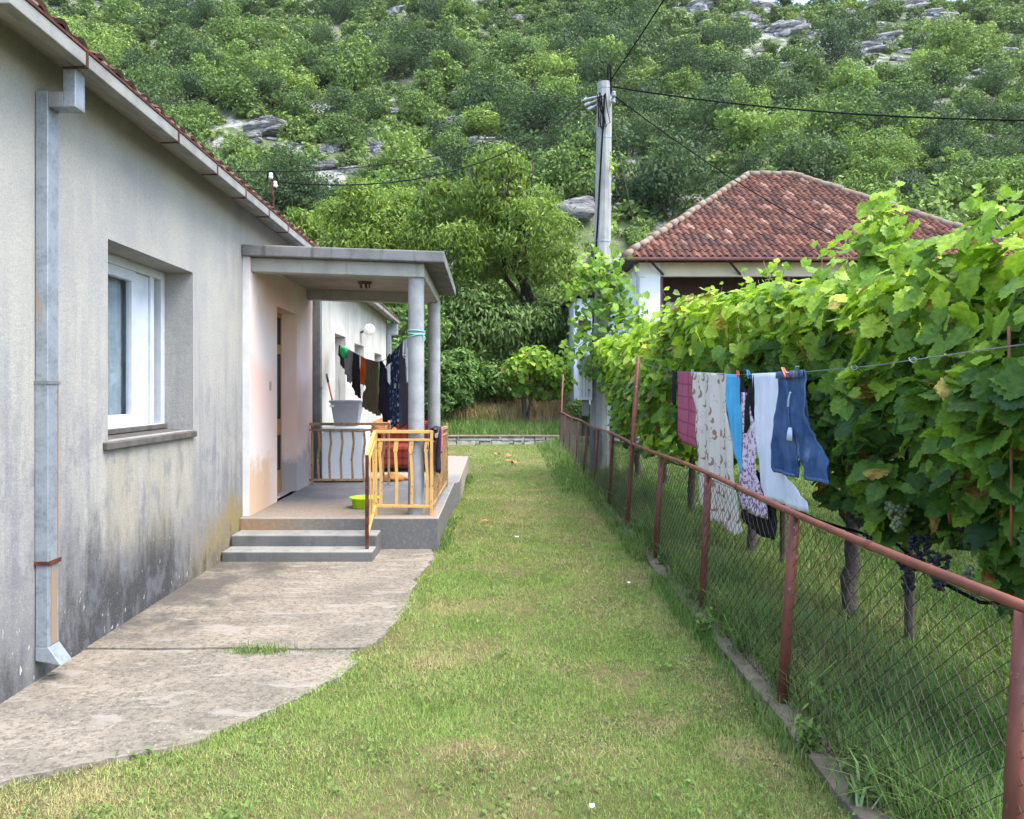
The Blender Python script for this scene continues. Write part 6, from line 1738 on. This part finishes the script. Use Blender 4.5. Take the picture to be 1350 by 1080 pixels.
# the field beyond the fence
X, Y = sample(1.8, 24, lambda y: FX(y) - .02, lambda y: min(.75 * y + 1.2, 9), lambda y: 5200 * min(1, (4.2 / y) ** 1.3) + 150)
n = len(X); dist = X - FX(Y)
tl = np.interp(dist, [-.05, .25, .6, 1.2, 3], [.34, .32, .24, .10, .07]); cl = np.array([mnoise.noise(Vector((x * 1.3, y * 1.3, 8))) for x, y in zip(X, Y)])
blades("meadow_grass", X, Y, np.full(n, -.01), tl * rng.uniform(.4, 1.2, n) * (1 + .7 * cl), rng.uniform(.004, .0075, n) * np.interp(Y, [3, 9, 20], [1, 1.8, 3]), M['meadow'], rng, .45, "tall uncut grass growing through and beyond the fence", "grass", bend=.5)
X, Y = sample(12, 23.5, lambda y: FX(y) - .62, lambda y: FX(y) - .02, lambda y: 420); n = len(X)
blades("fence_weeds", X, Y, np.zeros(n), rng.uniform(.1, .38, n) * np.interp((X - FX(Y)), [-.6, -.1], [.35, 1.1]), rng.uniform(.008, .014, n), M['meadow'], rng, .5, "pale feathery weeds against the far stretch of fence", "weeds")
X, Y = sample(23.8, 33.5, lambda y: -8, lambda y: 3.5, lambda y: 600); n = len(X)
Zg = np.array([hill_z(a, b_) for a, b_ in zip(X, Y)])
nearm = Y < 26.0
blades("terrace_grass", X[nearm], Y[nearm], Zg[nearm], rng.uniform(.1, .34, nearm.sum()), rng.uniform(.012, .022, nearm.sum()), M['meadow'], rng, .45, "lush green grass on the terrace above the stone wall", "grass")
blades("dry_weeds", X[~nearm], Y[~nearm], Zg[~nearm], rng.uniform(.25, .75, (~nearm).sum()), rng.uniform(.02, .035, (~nearm).sum()), M['drygrass'], rng, .5, "dry straw coloured weeds under the trees at the garden's end", "weeds")
# tufts one can point at
def tuft_(c, n, h, w, lab, r_=.12, lean=.6, mat='meadow', stretch=(1, 1)):
    x = c[0] + rng.normal(0, r_ * stretch[0], n); y = c[1] + rng.normal(0, r_ * stretch[1], n)
    o = blades("grass_tuft", x, y, np.zeros(n), h * rng.uniform(.5, 1.1, n), w * rng.uniform(.7, 1.2, n), M[mat], rng, lean, lab, "grass tuft", kind=None, bend=.6)
c = gp(345, 862); tuft_(c, 420, .085, .005, "bright green grass tuft growing from the pavement joint", .10, .6, stretch=(1, .35))
c = gp(215, 856); tuft_(c, 130, .03, .004, "thin line of grass in the pavement joint near the wall", .16, .8, stretch=(1, .08))
c = gp(430, 862); tuft_(c, 120, .035, .004, "low grass at the lawn end of the pavement joint", .09, .8, stretch=(1, .12))
c = gp(1150, 1075); tuft_(c, 17, .30, .017, "broad bladed pale green weed at the near end of the kerb", .03, .5, 'paleweed')
tuft_((1.9, 4.15), 60, .62, .009, "tallest arching grass clump just beyond the second fence post", .09, .5)
tuft_((2.35, 3.25), 26, .75, .008, "tall thin grass stems by the nearest grapevine trunk", .12, .25)
# broad-leaved weeds: rosettes in the lawn, clumps along the fence
def cards_at(C, L, W, lean):
    n = len(C); nr = norm(np.stack([rng.normal(0, lean, n), rng.normal(0, lean, n), np.ones(n)], 1)); tp = rng.normal(size=(n, 3))
    return leaf_cards(C, nr, tp, L, W, rng, .12)
pts = []
for q in range(170):
    y = 2.9 + 14 * rng.random() ** 1.7; x = rng.uniform(max(-.6 * y, -2.6), FX(y) - .15)
    if in_poly(np.array([x]), np.array([y]), PAVE_IN)[0] or (y > 7.8 and x < -.4): continue
    m = rng.integers(8, 26); r_ = rng.uniform(.03, .09)
    pts.append(np.stack([x + rng.normal(0, r_, m), y + rng.normal(0, r_, m), rng.uniform(.008, .03, m)], 1))
P_ = np.concatenate(pts); me = np_mesh("lawn_weeds", cards_at(P_, .028, .016, .5), QUAD, {"tint": rng.uniform(.1, .8, len(P_))})
tag(link("lawn_weeds", me, M['weedleaf']), "clover and small broad leaved weeds scattered through the lawn", "weeds", None, "stuff")
WC = []
for v in range(3):
    q = []
    for st in range(9):
        a_ = rng.uniform(0, 6.28); le = rng.uniform(.12, .26); d_ = np.array([math.cos(a_) * .3, math.sin(a_) * .3, 1]) * le
        for i in range(16): q.append(d_ * (i + 1) / 16 + rng.normal(size=3) * .018)
    q = np.array(q); WC.append(np_mesh("weed_clump", cards_at(q, .06, .022, .8), QUAD, {"tint": rng.uniform(.1, .9, len(q))})); WC[-1].materials.append(M['weedleaf'])
for i, y in enumerate((3.0, 3.45, 3.7, 4.25, 4.7, 5.05, 5.3, 5.9, 6.3, 6.8, 7.1, 7.8, 8.4, 8.8, 9.6, 10.3)):
    o = bpy.data.objects.new("weed_clump", WC[i % 3]); COL.objects.link(o); sc = rng.uniform(.45, .85)
    o.location = (FX(y) + rng.uniform(-.16, .12), y, 0); o.rotation_euler = (0, 0, rng.uniform(0, 6.28)); o.scale = (sc, sc, sc)
    tag(o, "low leafy weed clump growing along the foot of the fence", "weed", "leafy weed clumps along the fence")
# small litter
def scrap(px, py, s, m, name, lab):
    x, y = gp(px, py); r_ = random.Random(px); mb = MB()
    P = [(x + s * math.cos(a) * r_.uniform(.6, 1.1), y + s * math.sin(a) * r_.uniform(.6, 1.1), .03 + r_.uniform(0, s * .7)) for a in np.linspace(0, 5.6, 8)]
    mb.add(P + [(x, y, .035 + s * .5)], [(i, (i + 1) % 8, 8) for i in range(8)]); tag(mb.build(name, m, None, org=(x, y, .02), solid=.003), lab, "litter" if 'paper' in name else "leaf")
scrap(681, 713, .028, M['litter'], "paper_scrap", "white paper scrap on the lawn near the porch steps"); scrap(829, 774, .02, M['litter'], "paper_scrap", "white scrap on the dry patch of lawn near the kerb"); scrap(780, 1074, .014, M['litter'], "paper_scrap", "tiny white scrap at the very front of the lawn")
for i, (px, py) in enumerate(((672, 604), (668, 611), (678, 613), (655, 602))): 
    scrap(px, py, .10, M['orangeleaf'], "dry_leaf", ("largest orange dry leaf in the lawn's far patch", "orange dry leaf just before the far patch", "orange dry leaf beside the fence side of the far patch", "orange dry leaf on the porch side of the far patch")[i])
scrap(639, 691, .05, M['orangeleaf'], "dry_leaf", "single orange dry leaf on the lawn beyond the front column")

# ------------------------------------------------------------------ the air between here and the mountain
HZ = MB().box(-330, 330, -210, 260, -60, 140)
hm = bpy.data.materials.new("haze"); hm.use_nodes = True
for nd_ in list(hm.node_tree.nodes):
    if nd_.type == 'BSDF_PRINCIPLED': hm.node_tree.nodes.remove(nd_)
pv = hm.node_tree.nodes.new("ShaderNodeVolumePrincipled")
pv.inputs["Color"].default_value = (.86, .92, 1, 1); pv.inputs["Density"].default_value = .0001; pv.inputs["Anisotropy"].default_value = .2
hm.node_tree.links.new(pv.outputs[0], [n_ for n_ in hm.node_tree.nodes if n_.type == 'OUTPUT_MATERIAL'][0].inputs["Volume"])
tag(HZ.build("haze", hm), "thin pale haze in front of the mountainside", "haze", kind="stuff")
